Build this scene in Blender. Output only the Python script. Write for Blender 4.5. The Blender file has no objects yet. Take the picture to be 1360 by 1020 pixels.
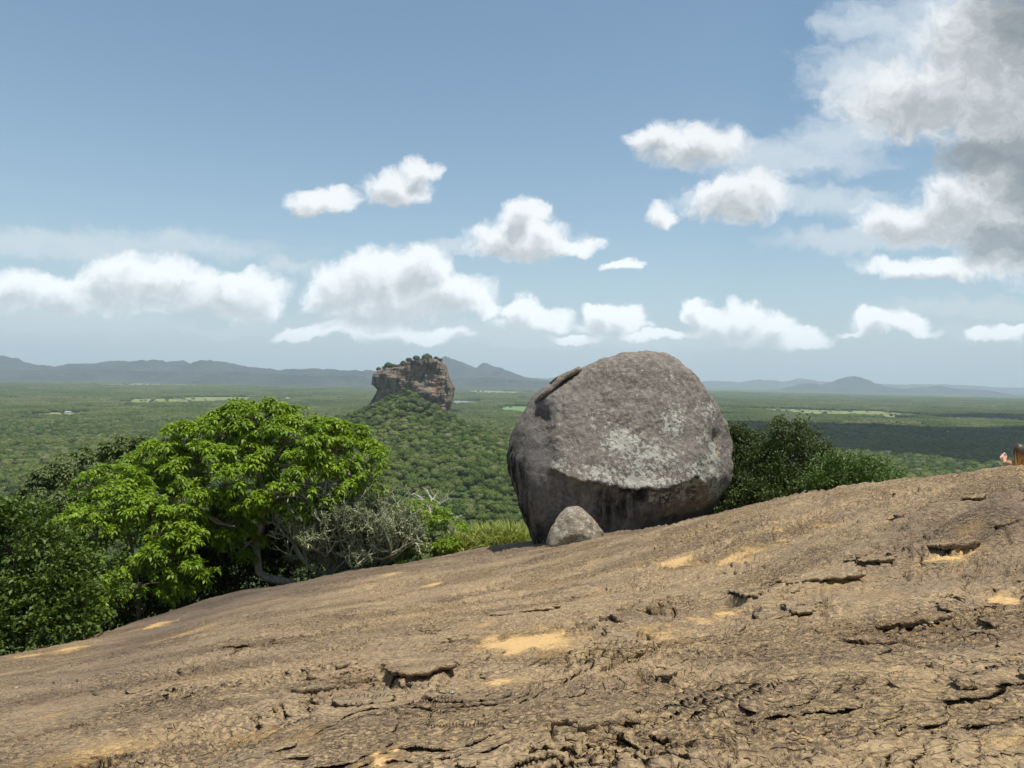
import bpy, bmesh, math, random
import numpy as np
from mathutils import Vector, Matrix

scene = bpy.context.scene
COL = scene.collection
rng = np.random.default_rng(7)
random.seed(7)

# ------------------------------------------------------------------ camera
F = 943.0                      # focal length in photograph pixels (1360 wide)
PITCH, ROLL = math.radians(-0.43), math.radians(1.1)
cf = np.array([0, math.cos(PITCH), math.sin(PITCH)])
r0 = np.array([1.0, 0, 0]); u0 = np.cross(r0, cf)
cr = r0 * math.cos(ROLL) + u0 * math.sin(ROLL)
cu = u0 * math.cos(ROLL) - r0 * math.sin(ROLL)
cam = bpy.data.cameras.new('camera')
cam.sensor_width = 36.0; cam.lens = 36.0 * F / 1360.0
cam.clip_start = 0.05; cam.clip_end = 200000.0
camo = bpy.data.objects.new('camera', cam); COL.objects.link(camo)
camo.matrix_world = Matrix(((cr[0], cu[0], -cf[0], 0), (cr[1], cu[1], -cf[1], 0),
                            (cr[2], cu[2], -cf[2], 0), (0, 0, 0, 1)))
scene.camera = camo

def ray(px, py):
    return cf + (px - 680) / F * cr + (510 - py) / F * cu
def at(px, py, Y):
    d = ray(px, py); return d * (Y / d[1])
PLAIN = -120.0

# ------------------------------------------------------------------ light
SUN_EL, SUN_AZ = math.radians(77), math.radians(125)    # azimuth clockwise from +Y (view direction)
sdir = Vector((math.sin(SUN_AZ) * math.cos(SUN_EL), math.cos(SUN_AZ) * math.cos(SUN_EL), math.sin(SUN_EL)))
sl = bpy.data.lights.new('sun', 'SUN'); sl.energy = 4.4; sl.angle = math.radians(0.55); sl.color = (1.0, 0.94, 0.84)
slo = bpy.data.objects.new('sun', sl); COL.objects.link(slo)
slo.rotation_euler = sdir.to_track_quat('Z', 'Y').to_euler()

scene.view_settings.view_transform = 'Standard'
scene.view_settings.look = 'None'
scene.view_settings.gamma = 1.0
scene.view_settings.use_curve_mapping = False
scene.view_settings.exposure = 0.52
scene.render.engine = 'CYCLES'
scene.cycles.use_denoising = True
scene.cycles.max_bounces = 8
scene.cycles.diffuse_bounces = 3
scene.cycles.glossy_bounces = 2
scene.cycles.transmission_bounces = 3
scene.cycles.volume_bounces = 1
scene.cycles.caustics_reflective = False
scene.cycles.caustics_refractive = False

# ------------------------------------------------------------------ node helper
class NT:
    def __init__(s, tree): s.t = tree
    def n(s, typ, ins=None, **kw):
        nd = s.t.nodes.new(typ)
        for k, v in kw.items(): setattr(nd, k, v)
        if ins:
            for k, v in ins.items():
                sock = nd.inputs[k]
                if isinstance(v, bpy.types.NodeSocket): s.t.links.new(v, sock)
                else: sock.default_value = v
        return nd
    def m(s, op, a, b=0.0, c=None, clamp=False):
        ins = {0: a, 1: b}
        if c is not None: ins[2] = c
        return s.n('ShaderNodeMath', ins, operation=op, use_clamp=clamp).outputs[0]
    def v(s, op, a, b=(0, 0, 0), c=None):
        ins = {0: a, 1: b}
        if c is not None: ins[2] = c
        nd = s.n('ShaderNodeVectorMath', ins, operation=op)
        return nd.outputs['Value'] if op in ('DOT_PRODUCT', 'LENGTH', 'DISTANCE') else nd.outputs['Vector']
    def mixc(s, f, a, b, mode='MIX'):
        nd = s.n('ShaderNodeMix', data_type='RGBA', blend_type=mode)
        nd.clamp_factor = True
        for i, val in ((0, f), (6, a), (7, b)):
            if isinstance(val, bpy.types.NodeSocket): s.t.links.new(val, nd.inputs[i])
            elif i == 0: nd.inputs[i].default_value = val
            else: nd.inputs[i].default_value = (val[0], val[1], val[2], 1.0)
        return nd.outputs[2]
    def step(s, x, a, b, o0=0.0, o1=1.0):
        nd = s.n('ShaderNodeMapRange', {0: x, 1: a, 2: b, 3: o0, 4: o1}, interpolation_type='SMOOTHSTEP')
        return nd.outputs[0]
    def noise(s, vec, scale, detail=4, rough=0.55, dist=0.0, out=0):
        nd = s.n('ShaderNodeTexNoise', {'Vector': vec, 'Scale': scale, 'Detail': detail, 'Roughness': rough, 'Distortion': dist})
        return nd.outputs[out]
    def link(s, a, b): s.t.links.new(a, b)

# ------------------------------------------------------------------ sky (world)
world = bpy.data.worlds.new('World'); scene.world = world; world.use_nodes = True
wt = world.node_tree
world.cycles.sampling_method = 'NONE'
for nd in list(wt.nodes): wt.nodes.remove(nd)

def gx(px, py):
    d = ray(px, py); return d[0] / d[1], d[2] / d[1]

THICK = [(450,388,44,28),(500,372,50,32),(562,362,34,28),(600,392,46,24),(490,404,70,18),(640,406,20,13),(540,395,60,24),
         (165,376,56,32),(228,374,58,30),(312,388,54,28),(260,398,80,18),(24,382,48,24),(92,390,60,22),(338,404,26,14),
         (432,266,36,17),(526,248,44,21),(564,222,20,16),(690,318,66,25),(696,286,24,20),(746,324,40,12),(820,354,26,7),
         (690,412,26,14),(722,420,30,11),(705,427,44,7),(800,418,22,13),(828,422,20,12),(815,432,40,7),(922,414,20,18),(948,428,30,14),(985,424,36,20),(1020,434,36,16),(1060,446,44,12),(985,445,70,7),(420,440,50,10),(500,436,60,13),(570,444,50,9),(1165,428,30,12),(1200,434,34,12),(1185,442,56,6),(1320,444,26,9),(1345,436,22,8),(870,446,40,7),(760,446,40,6),
         (980,262,62,30),(880,282,19,15),(925,192,62,24),(872,178,32,16),
         (1240,135,110,48),(1330,140,80,56),(1222,292,74,26),(1285,272,70,46),(1350,300,80,60),(1240,357,92,15),(1320,60,90,70),
         (1460,150,150,150),(1500,310,130,110),(1520,0,170,120),(1360,220,90,60)]
WISP = [(1165,100,100,44),(1150,30,70,28),(120,325,260,20),(1040,208,130,26),(1110,180,70,30),(1130,320,110,16),(1240,50,110,70),
        (600,328,26,9),(1100,265,90,20),(600,440,260,18),(1320,440,70,14),(720,458,120,9),
        (80,430,180,22),(380,352,40,12),(1270,410,120,14),(850,455,160,10),(300,440,70,8)]
DARK = [(1370,10,70,80),(1330,208,110,24),(1365,322,90,28),(1385,240,60,60),(1440,60,90,120),(1490,300,140,90),(1500,200,150,60)]

def blob_field(N, p, blobs, k):
    acc = None
    for (x, y, rx, ry) in blobs:
        cx_, cz_ = gx(x, y); ix, iz = F / (rx * 1.22), F / (ry * 1.22)
        q = N.v('MULTIPLY_ADD', p, (ix, iz, 0), (-cx_ * ix, -cz_ * iz, 0))
        d = N.v('DOT_PRODUCT', q, q)
        acc = d if acc is None else N.m('SMOOTH_MIN', acc, d, k)
    return N.m('SUBTRACT', 1.0, acc)

W = NT(wt)
dirv = W.n('ShaderNodeTexCoord').outputs['Generated']
sep = W.n('ShaderNodeSeparateXYZ', {0: dirv})
ysafe = W.m('MAXIMUM', sep.outputs[1], 0.12)
pvec = W.n('ShaderNodeCombineXYZ', {0: W.m('DIVIDE', sep.outputs[0], ysafe), 1: W.m('DIVIDE', sep.outputs[2], ysafe), 2: 0.0}).outputs[0]
front = W.step(sep.outputs[1], 0.3, 0.5)
nz1 = W.noise(pvec, 8.0, 2, 0.6, out=1)
w1 = W.v('MULTIPLY', W.v('SUBTRACT', nz1, (0.5, 0.5, 0.5)), (0.08, 0.055, 0))
nz2 = W.noise(pvec, 27.0, 4, 0.62, out=1)
w2 = W.v('MULTIPLY', W.v('SUBTRACT', nz2, (0.5, 0.5, 0.5)), (0.036, 0.032, 0))
pp = W.v('ADD', W.v('ADD', pvec, w1), w2)
fine = W.m('SUBTRACT', W.noise(pp, 42.0, 4, 0.62), 0.5)
D0 = W.m('ADD', blob_field(W, pp, THICK, 0.5), W.m('MULTIPLY', fine, 1.35))
D1 = W.m('SUBTRACT', blob_field(W, W.v('ADD', pp, (0.008, 0.021, 0)), THICK, 0.5), W.m('MULTIPLY', fine, 1.2))
# wisps and dark undersides, lightly warped
wz = nz2
pwz = W.v('ADD', pvec, W.v('MULTIPLY', W.v('SUBTRACT', wz, (0.5, 0.5, 0.5)), (0.10, 0.05, 0)))
DW = blob_field(W, pwz, WISP, 0.4)
DD = blob_field(W, pwz, DARK, 0.6)
wn = W.noise(W.v('MULTIPLY', pwz, (1.0, 2.6, 1.0)), 12.0, 4, 0.7)
aw = W.m('MULTIPLY', W.step(W.m('ADD', DW, W.m('MULTIPLY', W.m('SUBTRACT', wn, 0.5), 1.6)), -0.15, 1.1), 0.72)
a0 = W.step(D0, -0.30, W.m('ADD', 0.48, W.m('MULTIPLY', W.m('MAXIMUM', sep.outputs[2], 0.0), 0.7)))
a0 = W.m('MULTIPLY', a0, front)
aw = W.m('MULTIPLY', aw, front)
# the same kind of scattered cloud for the part of the sky outside the picture
zs = W.m('ADD', W.m('ABSOLUTE', sep.outputs[2]), 0.18)
qv = W.n('ShaderNodeCombineXYZ', {0: W.m('DIVIDE', sep.outputs[0], zs), 1: W.m('DIVIDE', sep.outputs[1], zs), 2: 0.0}).outputs[0]
gn = W.noise(qv, 1.5, 4, 0.6)
ag = W.m('MULTIPLY', W.step(gn, 0.52, 0.68), W.m('SUBTRACT', 1.0, front))
alpha = W.m('MAXIMUM', a0, ag)
shade = W.step(D1, 0.05, 1.2)
shade = W.m('MULTIPLY', shade, 0.66)
dk = W.m('MULTIPLY', W.step(W.m('ADD', DD, W.m('MULTIPLY', W.m('SUBTRACT', wn, 0.5), 1.6)), -1.0, 1.2), 0.95)
shade = W.m('MAXIMUM', shade, dk)
shade = W.m('MULTIPLY', shade, front)
ccol = W.mixc(shade, (0.64, 0.655, 0.665), (0.135, 0.158, 0.178))
lowb = W.m('ADD', 1.0, W.m('MULTIPLY', W.m('EXPONENT', W.m('MULTIPLY', W.m('MAXIMUM', sep.outputs[2], 0.0), -9.0)), 0.95))
ccol = W.v('SCALE', ccol); ccol.node.inputs['Scale'].default_value = 1.0; wt.links.new(lowb, ccol.node.inputs['Scale'])
sky = W.n('ShaderNodeTexSky', sky_type='NISHITA', sun_disc=False)
sky.sun_elevation = SUN_EL; sky.sun_rotation = SUN_AZ; sky.altitude = 300
sky.air_density = 1.0; sky.dust_density = 1.2; sky.ozone_density = 1.0
SKYS = 0.086
skyc = W.v('SCALE', sky.outputs[0]); skyc.node.inputs['Scale'].default_value = SKYS
skyc = W.v('MULTIPLY', skyc, (0.88, 1.06, 1.04))
hzn = W.m('MULTIPLY', W.m('EXPONENT', W.m('MULTIPLY', W.m('ABSOLUTE', sep.outputs[2]), -8.0)), 0.9)
skyc = W.mixc(hzn, skyc, (0.47, 0.535, 0.575))
c1 = W.mixc(aw, skyc, (0.53, 0.58, 0.615))
c2 = W.mixc(alpha, c1, ccol)
bg = W.n('ShaderNodeBackground', {'Color': c2, 'Strength': 1.0})
wo = W.n('ShaderNodeOutputWorld', {0: bg.outputs[0]})

# ------------------------------------------------------------------ numpy noise
_pr = np.random.default_rng(3)
PERM = _pr.permutation(4096).astype(np.int64)
G2 = np.stack([np.cos(np.arange(4096) * 2.399963), np.sin(np.arange(4096) * 2.399963)], 1)
G3 = _pr.normal(size=(4096, 3)); G3 /= np.linalg.norm(G3, axis=1)[:, None]
def _h2(i, j): return PERM[(PERM[i & 4095] + j) & 4095]
def noise2(x, y):
    xi = np.floor(x).astype(np.int64); yi = np.floor(y).astype(np.int64)
    fx = x - xi; fy = y - yi
    u = fx * fx * fx * (fx * (fx * 6 - 15) + 10); v = fy * fy * fy * (fy * (fy * 6 - 15) + 10)
    def g(a, b):
        gr = G2[_h2(xi + a, yi + b)]
        return gr[..., 0] * (fx - a) + gr[..., 1] * (fy - b)
    return 1.5 * ((g(0, 0) * (1 - u) + g(1, 0) * u) * (1 - v) + (g(0, 1) * (1 - u) + g(1, 1) * u) * v)
def fbm2(x, y, o=4, r=0.5, lac=2.03):
    s = 0; a = 1.0
    for k in range(o):
        s = s + a * noise2(x + 17.3 * k, y - 9.1 * k); a *= r; x = x * lac; y = y * lac
    return s
def noise3(p):
    pi = np.floor(p).astype(np.int64); f = p - pi
    w = f * f * f * (f * (f * 6 - 15) + 10)
    out = 0
    for a in (0, 1):
        for b in (0, 1):
            for c in (0, 1):
                h = PERM[(PERM[(PERM[(pi[:, 0] + a) & 4095] + pi[:, 1] + b) & 4095] + pi[:, 2] + c) & 4095]
                g = G3[h]
                d = g[:, 0] * (f[:, 0] - a) + g[:, 1] * (f[:, 1] - b) + g[:, 2] * (f[:, 2] - c)
                out = out + d * (w[:, 0] if a else 1 - w[:, 0]) * (w[:, 1] if b else 1 - w[:, 1]) * (w[:, 2] if c else 1 - w[:, 2])
    return 1.6 * out
def fbm3(p, o=4, r=0.5):
    s = 0; a = 1.0
    for k in range(o):
        s = s + a * noise3(p + 13.7 * k); a *= r; p = p * 2.03
    return s
def sstep(x, a, b):
    t = np.clip((x - a) / (b - a), 0, 1); return t * t * (3 - 2 * t)

# ------------------------------------------------------------------ mesh helpers
def mesh_np(name, verts, faces, mat=None, parent=None, smooth=False, attrs=None):
    """verts (N,3); faces: list of (M,k) int arrays"""
    me = bpy.data.meshes.new(name)
    verts = np.asarray(verts, dtype=np.float32)
    if not isinstance(faces, list): faces = [faces]
    faces = [np.asarray(f, dtype=np.int32) for f in faces if len(f)]
    nl = sum(f.size for f in faces); npol = sum(len(f) for f in faces)
    me.vertices.add(len(verts)); me.vertices.foreach_set('co', verts.ravel())
    me.loops.add(nl); me.polygons.add(npol)
    me.loops.foreach_set('vertex_index', np.concatenate([f.ravel() for f in faces]))
    tot = np.concatenate([np.full(len(f), f.shape[1], dtype=np.int32) for f in faces])
    st = np.concatenate([[0], np.cumsum(tot)[:-1]]).astype(np.int32)
    me.polygons.foreach_set('loop_start', st); me.polygons.foreach_set('loop_total', tot)
    me.polygons.foreach_set('use_smooth', np.full(npol, smooth))
    if attrs:
        for k, a in attrs.items():
            at_ = me.attributes.new(k, 'FLOAT', 'POINT'); at_.data.foreach_set('value', np.asarray(a, dtype=np.float32))
    me.update(calc_edges=True)
    if mat: me.materials.append(mat)
    o = bpy.data.objects.new(name, me); COL.objects.link(o)
    if parent: o.parent = parent
    return o
def grid_faces(nr, nc):
    i = np.arange(nr - 1)[:, None] * nc + np.arange(nc - 1)[None, :]
    i = i.ravel(); return np.stack([i, i + 1, i + nc + 1, i + nc], 1)
def empty(name, loc):
    o = bpy.data.objects.new(name, None); COL.objects.link(o); o.location = Vector(loc); return o
def tag(o, label=None, cat=None, group=None, kind=None):
    if label: o['label'] = label
    if cat: o['category'] = cat
    if group: o['group'] = group
    if kind: o['kind'] = kind
    return o
def rebase(o, loc):
    """move a mesh object's origin to loc (its vertices are in world space)"""
    o.data.transform(Matrix.Translation(-Vector(loc)))
    if o.parent is None: o.location = Vector(loc)

# ------------------------------------------------------------------ materials
def new_mat(name):
    m = bpy.data.materials.new(name); m.use_nodes = True
    t = m.node_tree
    for nd in list(t.nodes): t.nodes.remove(nd)
    N = NT(t); out = N.n('ShaderNodeOutputMaterial')
    return m, N, out

def leaf_mat(name, dark, light, trans=0.3, rough=0.5, hue=0.0, tcol=None):
    m, N, out = new_mat(name)
    a = N.n('ShaderNodeAttribute', attribute_name='lv').outputs['Fac']
    col = N.mixc(a, dark, light)
    geo = N.n('ShaderNodeNewGeometry')
    big = N.noise(geo.outputs['Position'], 1.7, 2)
    col = N.mixc(N.step(big, 0.35, 0.7, 0.0, 0.35), col, (light[0] * 1.05, light[1] * 0.9, light[2] * 1.1))
    p = N.n('ShaderNodeBsdfPrincipled', {'Base Color': col, 'Roughness': rough})
    p.inputs['Specular IOR Level'].default_value = 0.3
    tc = N.mixc(0.5, col, tcol or (light[0] * 1.6, light[1] * 1.6, light[2] * 0.6))
    tr = N.n('ShaderNodeBsdfTranslucent', {'Color': tc})
    mx = N.n('ShaderNodeMixShader', {0: trans, 1: p.outputs[0], 2: tr.outputs[0]})
    N.link(mx.outputs[0], out.inputs[0])
    return m

def bark_mat(name, a, b, scale=14):
    m, N, out = new_mat(name)
    pos = N.n('ShaderNodeNewGeometry').outputs['Position']
    n1 = N.noise(N.v('MULTIPLY', pos, (1, 1, 0.35)), scale, 5, 0.65)
    col = N.mixc(N.step(n1, 0.35, 0.65), a, b)
    bmp = N.n('ShaderNodeBump', {'Height': n1, 'Strength': 0.6, 'Distance': 0.02})
    p = N.n('ShaderNodeBsdfPrincipled', {'Base Color': col, 'Roughness': 0.9, 'Normal': bmp.outputs[0]})
    p.inputs['Specular IOR Level'].default_value = 0.2
    N.link(p.outputs[0], out.inputs[0]); return m

def make_dome_mat():
    m, N, out = new_mat('weathered_gneiss')
    pos = N.n('ShaderNodeNewGeometry').outputs['Position']
    sand = N.n('ShaderNodeAttribute', attribute_name='sand').outputs['Fac']
    old = N.n('ShaderNodeAttribute', attribute_name='crust').outputs['Fac']
    streak = N.v('MULTIPLY', pos, (0.55, 1.5, 1.5))
    nL = N.noise(pos, 0.55, 4, 0.6)
    nS = N.noise(streak, 3.2, 6, 0.68)
    nM = N.noise(pos, 31.0, 5, 0.70)
    nF = N.noise(pos, 95.0, 4, 0.7)
    nM2 = N.noise(N.v('ADD', pos, (7, 3, 1)), 11.0, 5, 0.62)
    nB = N.noise(N.v('ADD', pos, (2, 9, 4)), 42.0, 4, 0.62)
    base = N.mixc(N.step(nM, 0.42, 0.62), (0.195, 0.138, 0.094), (0.54, 0.395, 0.215))
    base = N.mixc(N.step(nS, 0.48, 0.68, 0.0, 0.5), base, (0.58, 0.42, 0.215))
    base = N.mixc(N.step(nB, 0.52, 0.68, 0.0, 0.60), base, (0.150, 0.106, 0.077))
    base = N.mixc(N.step(nM2, 0.50, 0.70, 0.0, 0.45), base, (0.21, 0.155, 0.113))
    nT = N.noise(N.v('ADD', streak, (3, 1, 8)), 0.95, 5, 0.62)
    base = N.mixc(N.step(nT, 0.48, 0.68, 0.0, 0.60), base, (0.21, 0.155, 0.115))
    base = N.mixc(N.step(nT, 0.46, 0.28, 0.0, 0.5), base, (0.62, 0.45, 0.235))
    base = N.mixc(N.step(nL, 0.52, 0.70, 0.0, 0.35), base, (0.29, 0.185, 0.105))
    # dark grey weathering crust towards the lower, wetter flank
    base = N.mixc(N.m('MULTIPLY', old, N.step(nS, 0.3, 0.6, 0.65, 1.0)), base, (0.145, 0.115, 0.093))
    # pale lichen specks
    vor = N.n('ShaderNodeTexVoronoi', {'Vector': pos, 'Scale': 60.0, 'Randomness': 1.0})
    spk = N.m('MULTIPLY', N.step(vor.outputs['Distance'], 0.16, 0.05), N.step(nM2, 0.45, 0.6))
    base = N.mixc(N.m('MULTIPLY', spk, 0.55), base, (0.42, 0.36, 0.25))
    sn = N.m('ADD', sand, N.m('MULTIPLY', N.m('SUBTRACT', nM, 0.5), 1.4))
    sm = N.m('MULTIPLY', N.step(sn, 0.10, 0.95), 0.86)
    base = N.mixc(sm, base, N.mixc(nF, (0.62, 0.395, 0.165), (0.72, 0.49, 0.23)))
    def layers(vec, sc, det, k, hgt):
        t = N.m('MULTIPLY', N.noise(vec, sc, det, 0.55), k); fr = N.m('FRACT', t)
        groove = N.m('MULTIPLY', N.step(fr, 0.72, 0.86), N.step(fr, 0.90, 0.86))
        st_ = N.m('SUBTRACT', N.m('ADD', N.m('FLOOR', t), N.step(fr, 0.88, 0.98)), N.m('ADD', N.m('MULTIPLY', t, 0.8), N.m('MULTIPLY', groove, 0.8)))
        return N.m('MULTIPLY', st_, hgt)
    lay1 = layers(N.v('MULTIPLY', pos, (0.7, 1.5, 1.5)), 1.5, 4, 13.0, 0.020)
    lay2 = layers(N.v('ADD', N.v('MULTIPLY', pos, (0.8, 1.5, 1.5)), (5, 2, 9)), 4.2, 3, 9.0, 0.010)
    h = N.m('ADD', N.m('SUBTRACT', N.m('MULTIPLY', nM, 0.028), N.m('MULTIPLY', nB, 0.020)), N.m('ADD', N.m('MULTIPLY', nF, 0.010), N.m('MULTIPLY', nM2, 0.045)))
    h = N.m('ADD', h, N.m('ADD', lay1, lay2))
    wornm = N.step(N.noise(N.v('ADD', streak, (11, 4, 2)), 0.8, 3, 0.55), 0.42, 0.60, 0.42, 1.0)
    hs = N.m('MULTIPLY', N.m('MULTIPLY', h, wornm), N.m('SUBTRACT', 1.0, N.m('MULTIPLY', sm, 0.9)))
    base = N.mixc(N.m('MULTIPLY', N.m('MULTIPLY', N.m('SUBTRACT', 1.0, wornm), 0.6), N.m('MULTIPLY', N.m('SUBTRACT', 1.0, sm), N.m('SUBTRACT', 1.0, old))), base, (0.36, 0.275, 0.175))
    base = N.mixc(1.0, base, (0.80, 0.79, 0.78), 'MULTIPLY')
    bmp = N.n('ShaderNodeBump', {'Height': hs, 'Strength': 1.0, 'Distance': 1.0})
    p = N.n('ShaderNodeBsdfPrincipled', {'Base Color': base, 'Roughness': 0.92, 'Normal': bmp.outputs[0]})
    p.inputs['Specular IOR Level'].default_value = 0.15
    N.link(p.outputs[0], out.inputs[0]); return m
M_DOME = make_dome_mat()

# ------------------------------------------------------------------ the rock dome we stand on
CREST = [(-420, 960, 11), (-150, 905, 13), (0, 871, 14), (100, 851, 15.5), (185, 825, 17), (250, 803, 18.3), (320, 783, 19.5), (390, 775, 20), (465, 758, 20.5),
         (540, 749, 21), (610, 735, 21.5), (680, 722, 21), (760, 712, 20.5), (860, 699, 19.5), (950, 683, 17.5), (1000, 671, 16.5), (1040, 661, 15.5), (1090, 652, 14.5), (1120, 656, 14),
         (1170, 655, 13), (1200, 643, 12), (1240, 632, 11.2), (1300, 626, 10.5), (1360, 620, 10), (1500, 606, 9.6), (1700, 600, 9)]
ctrl = []
for k, (px, py, Y) in enumerate(CREST):
    p = at(px, py, Y); ctrl.append(p)
    right = px > 1220
    for f, dz in ((1.14, 0.55 if right else 0.35), (1.5, 4.0), (2.4, 17.0)):
        q = p * f; q[2] -= dz; ctrl.append(q)
for (px, py, Y) in [(680, 1020, 2.95), (0, 1020, 3.95), (1360, 1020, 2.45), (340, 1020, 3.4), (1020, 1020, 2.68),
                    (0, 930, 7.4), (340, 880, 7.0), (680, 870, 5.6), (1020, 850, 4.9), (1360, 830, 4.4),
                    (340, 815, 13.0), (680, 775, 11.5), (1020, 740, 8.5), (1360, 735, 6.3), (1240, 668, 8.6), (1210, 680, 8.0), (1300, 700, 7.0), (1330, 668, 7.4),
                    (690, 729, 17.3), (800, 709, 16.8), (945, 688, 15.8), (150, 860, 13.3)]:
    ctrl.append(at(px, py, Y))
for q in [(0, 0, -1.62), (-2.5, 0.5, -1.95), (2.5, 0.3, -1.2), (0, -4, -1.75), (-6, -3, -2.9), (6, -3, -1.1)]:
    ctrl.append(np.array(q, float))
ctrl = np.array(ctrl)
def tps_fit(P, reg=0.02):
    n = len(P); d = np.linalg.norm(P[:, None, :2] - P[None, :, :2], axis=2)
    K = np.where(d > 0, d * d * np.log(d + 1e-9), 0) + np.eye(n) * reg
    Q = np.hstack([np.ones((n, 1)), P[:, :2]])
    A = np.block([[K, Q], [Q.T, np.zeros((3, 3))]])
    s = np.linalg.solve(A, np.concatenate([P[:, 2], np.zeros(3)]))
    return s
_tps = tps_fit(ctrl)
def base_z(X, Y):
    X = np.asarray(X, float); Y = np.asarray(Y, float); z = _tps[-3] + _tps[-2] * X + _tps[-1] * Y
    for k in range(len(ctrl)):
        d2 = (X - ctrl[k, 0]) ** 2 + (Y - ctrl[k, 1]) ** 2
        z = z + _tps[k] * 0.5 * d2 * np.log(d2 + 1e-9)
    return z
def bz(x, y): return float(base_z(np.array([x]), np.array([y]))[0])
def on_rock(px, py):
    """where the view ray of a photograph pixel meets the rock"""
    d = ray(px, py); ys = np.concatenate([np.arange(1.5, 8, 0.02), np.arange(8, 26, 0.05)])
    z = base_z(d[0] / d[1] * ys, ys); zr = d[2] / d[1] * ys
    hit = np.nonzero(zr <= z)[0]
    k = hit[0] if len(hit) else int(np.argmin(zr - z))
    return np.array([d[0] / d[1] * ys[k], ys[k], z[k]])

# cracks and ledges: pixel polylines, (width px, lip height m, gash depth m)
CRACKS = [
 ([(505,880),(515,893),(540,904),(575,900),(600,888)], 7, .05, .13), ([(600,888),(625,892),(655,890)], 5, .03, .09), ([(600,888),(590,902),(572,912)], 4, .02, .05),
 ([(572,912),(578,935),(572,960)], 3, .02, .04),
 ([(730,965),(740,975),(775,973),(810,976),(835,988)], 6, .04, .10), ([(728,960),(732,985),(742,995)], 5, .02, .09),
 ([(845,895),(860,903),(888,906)], 4, .03, .06), ([(905,919),(925,921),(945,921)], 6, .02, .12), ([(940,935),(965,950),(985,965),(1010,990)], 4, .03, .05),
 ([(940,980),(948,990),(962,988)], 5, .02, .07), ([(965,783),(985,792),(1000,797)], 11, .03, .22), ([(1020,780),(1030,790),(1055,788)], 6, .03, .08),
 ([(1090,772),(1120,768),(1148,765)], 5, .05, .10), ([(1120,741),(1150,744),(1180,748)], 7, .03, .10), ([(1140,739),(1180,741),(1220,741)], 3, .02, .06),
 ([(1210,730),(1245,729),(1275,732),(1292,728)], 7, .06, .24), ([(1165,838),(1200,834),(1240,828),(1258,822)], 6, .05, .16), ([(1258,822),(1300,830),(1360,836)], 4, .03, .07),
 ([(1230,800),(1250,804)], 4, .02, .10), ([(1308,811),(1330,813)], 4, .02, .08), ([(1290,766),(1330,766),(1360,770)], 4, .02, .09), ([(1335,750),(1360,754)], 4, .02, .08),
 ([(1275,662),(1290,664),(1297,668)], 9, .03, .28), ([(1278,680),(1290,683)], 5, .02, .12), ([(1320,702),(1345,697),(1360,690)], 7, .04, .18), ([(1300,690),(1330,688)], 4, .02, .08),
 ([(1175,698),(1195,697),(1215,703)], 5, .03, .10), ([(1060,712),(1110,706),(1150,704)], 4, .03, .06), ([(1040,672),(1058,668)], 3, .02, .06),
 ([(955,690),(985,691)], 4, .02, .10), ([(975,697),(995,698)], 4, .02, .10), ([(1095,671),(1112,672)], 4, .02, .10), ([(1120,671),(1135,668)], 4, .02, .10), ([(1240,648),(1262,646)], 4, .02, .12),
 ([(215,922),(238,917)], 5, .02, .10), ([(300,858),(318,856)], 4, .02, .14), ([(330,880),(352,874)], 4, .02, .08), ([(410,962),(440,921)], 3, .02, .04), ([(420,921),(452,922)], 5, .03, .09),
 ([(390,864),(430,860),(470,858)], 4, .04, .05), ([(220,850),(235,851)], 4, .02, .12), ([(62,977),(72,976)], 3, .02, .08), ([(300,794),(345,789)], 3, .03, .06), ([(395,793),(435,787)], 4, .03, .08),
 ([(190,970),(240,965)], 3, .03, .05), ([(540,770),(575,766)], 3, .02, .05), ([(700,785),(760,776),(800,777)], 3, .03, .05), ([(850,770),(910,778)], 3, .03, .05),
 ([(1090,785),(1085,810),(1098,830)], 4, .03, .06), ([(1190,750),(1200,770),(1205,775)], 4, .03, .06), ([(1055,815),(1040,840),(1032,860)], 4, .03, .06), ([(1220,880),(1270,890),(1285,915)], 5, .03, .08),
 ([(1060,1000),(1100,1010),(1150,1005)], 4, .03, .05), ([(700,860),(740,866),(770,866)], 3, .03, .05), ([(1150,690),(1180,688)], 3, .01, .06), ([(1190,679),(1220,677)], 3, .01, .06),
 ([(100,905),(160,892),(210,885)], 3, .03, .04), ([(20,985),(90,968),(140,962)], 3, .03, .05), ([(640,820),(700,806),(745,800)], 3, .04, .05), ([(760,745),(830,735),(880,733)], 3, .03, .05)]
SANDS = [(705,848,62,17,1.0), (668,901,40,6,.9), (505,1002,28,11,1.0), (905,747,40,8,.95), (980,738,55,8,.9), (962,812,22,8,.9), (925,820,26,9,.7), (880,835,36,12,.7), (1000,730,40,6,.8),
         (1265,738,60,8,.95), (1335,795,40,10,.9), (1232,825,26,5,.9), (400,975,30,12,.65), (340,972,28,10,.6), (110,1003,70,14,.65), (85,863,24,4,.9), (205,830,14,3,.9), (55,955,30,5,.6), (40,870,18,3,.8),
         (575,775,14,3,.9), (520,762,12,2.5,.8), (1100,695,90,6,.75), (1037,717,14,4,.9), (1036,704,12,3,.9), (1030,690,10,2.5,.8), (1120,770,90,9,.5), (640,832,20,4,.6), (1350,985,40,14,.6), (1160,790,60,10,.45), (245,840,30,4,.5),
         (790,790,40,6,.45), (560,815,60,8,.4), (1290,700,40,8,.5), (240,900,40,6,.4), (870,690,60,4,.5)]

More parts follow.
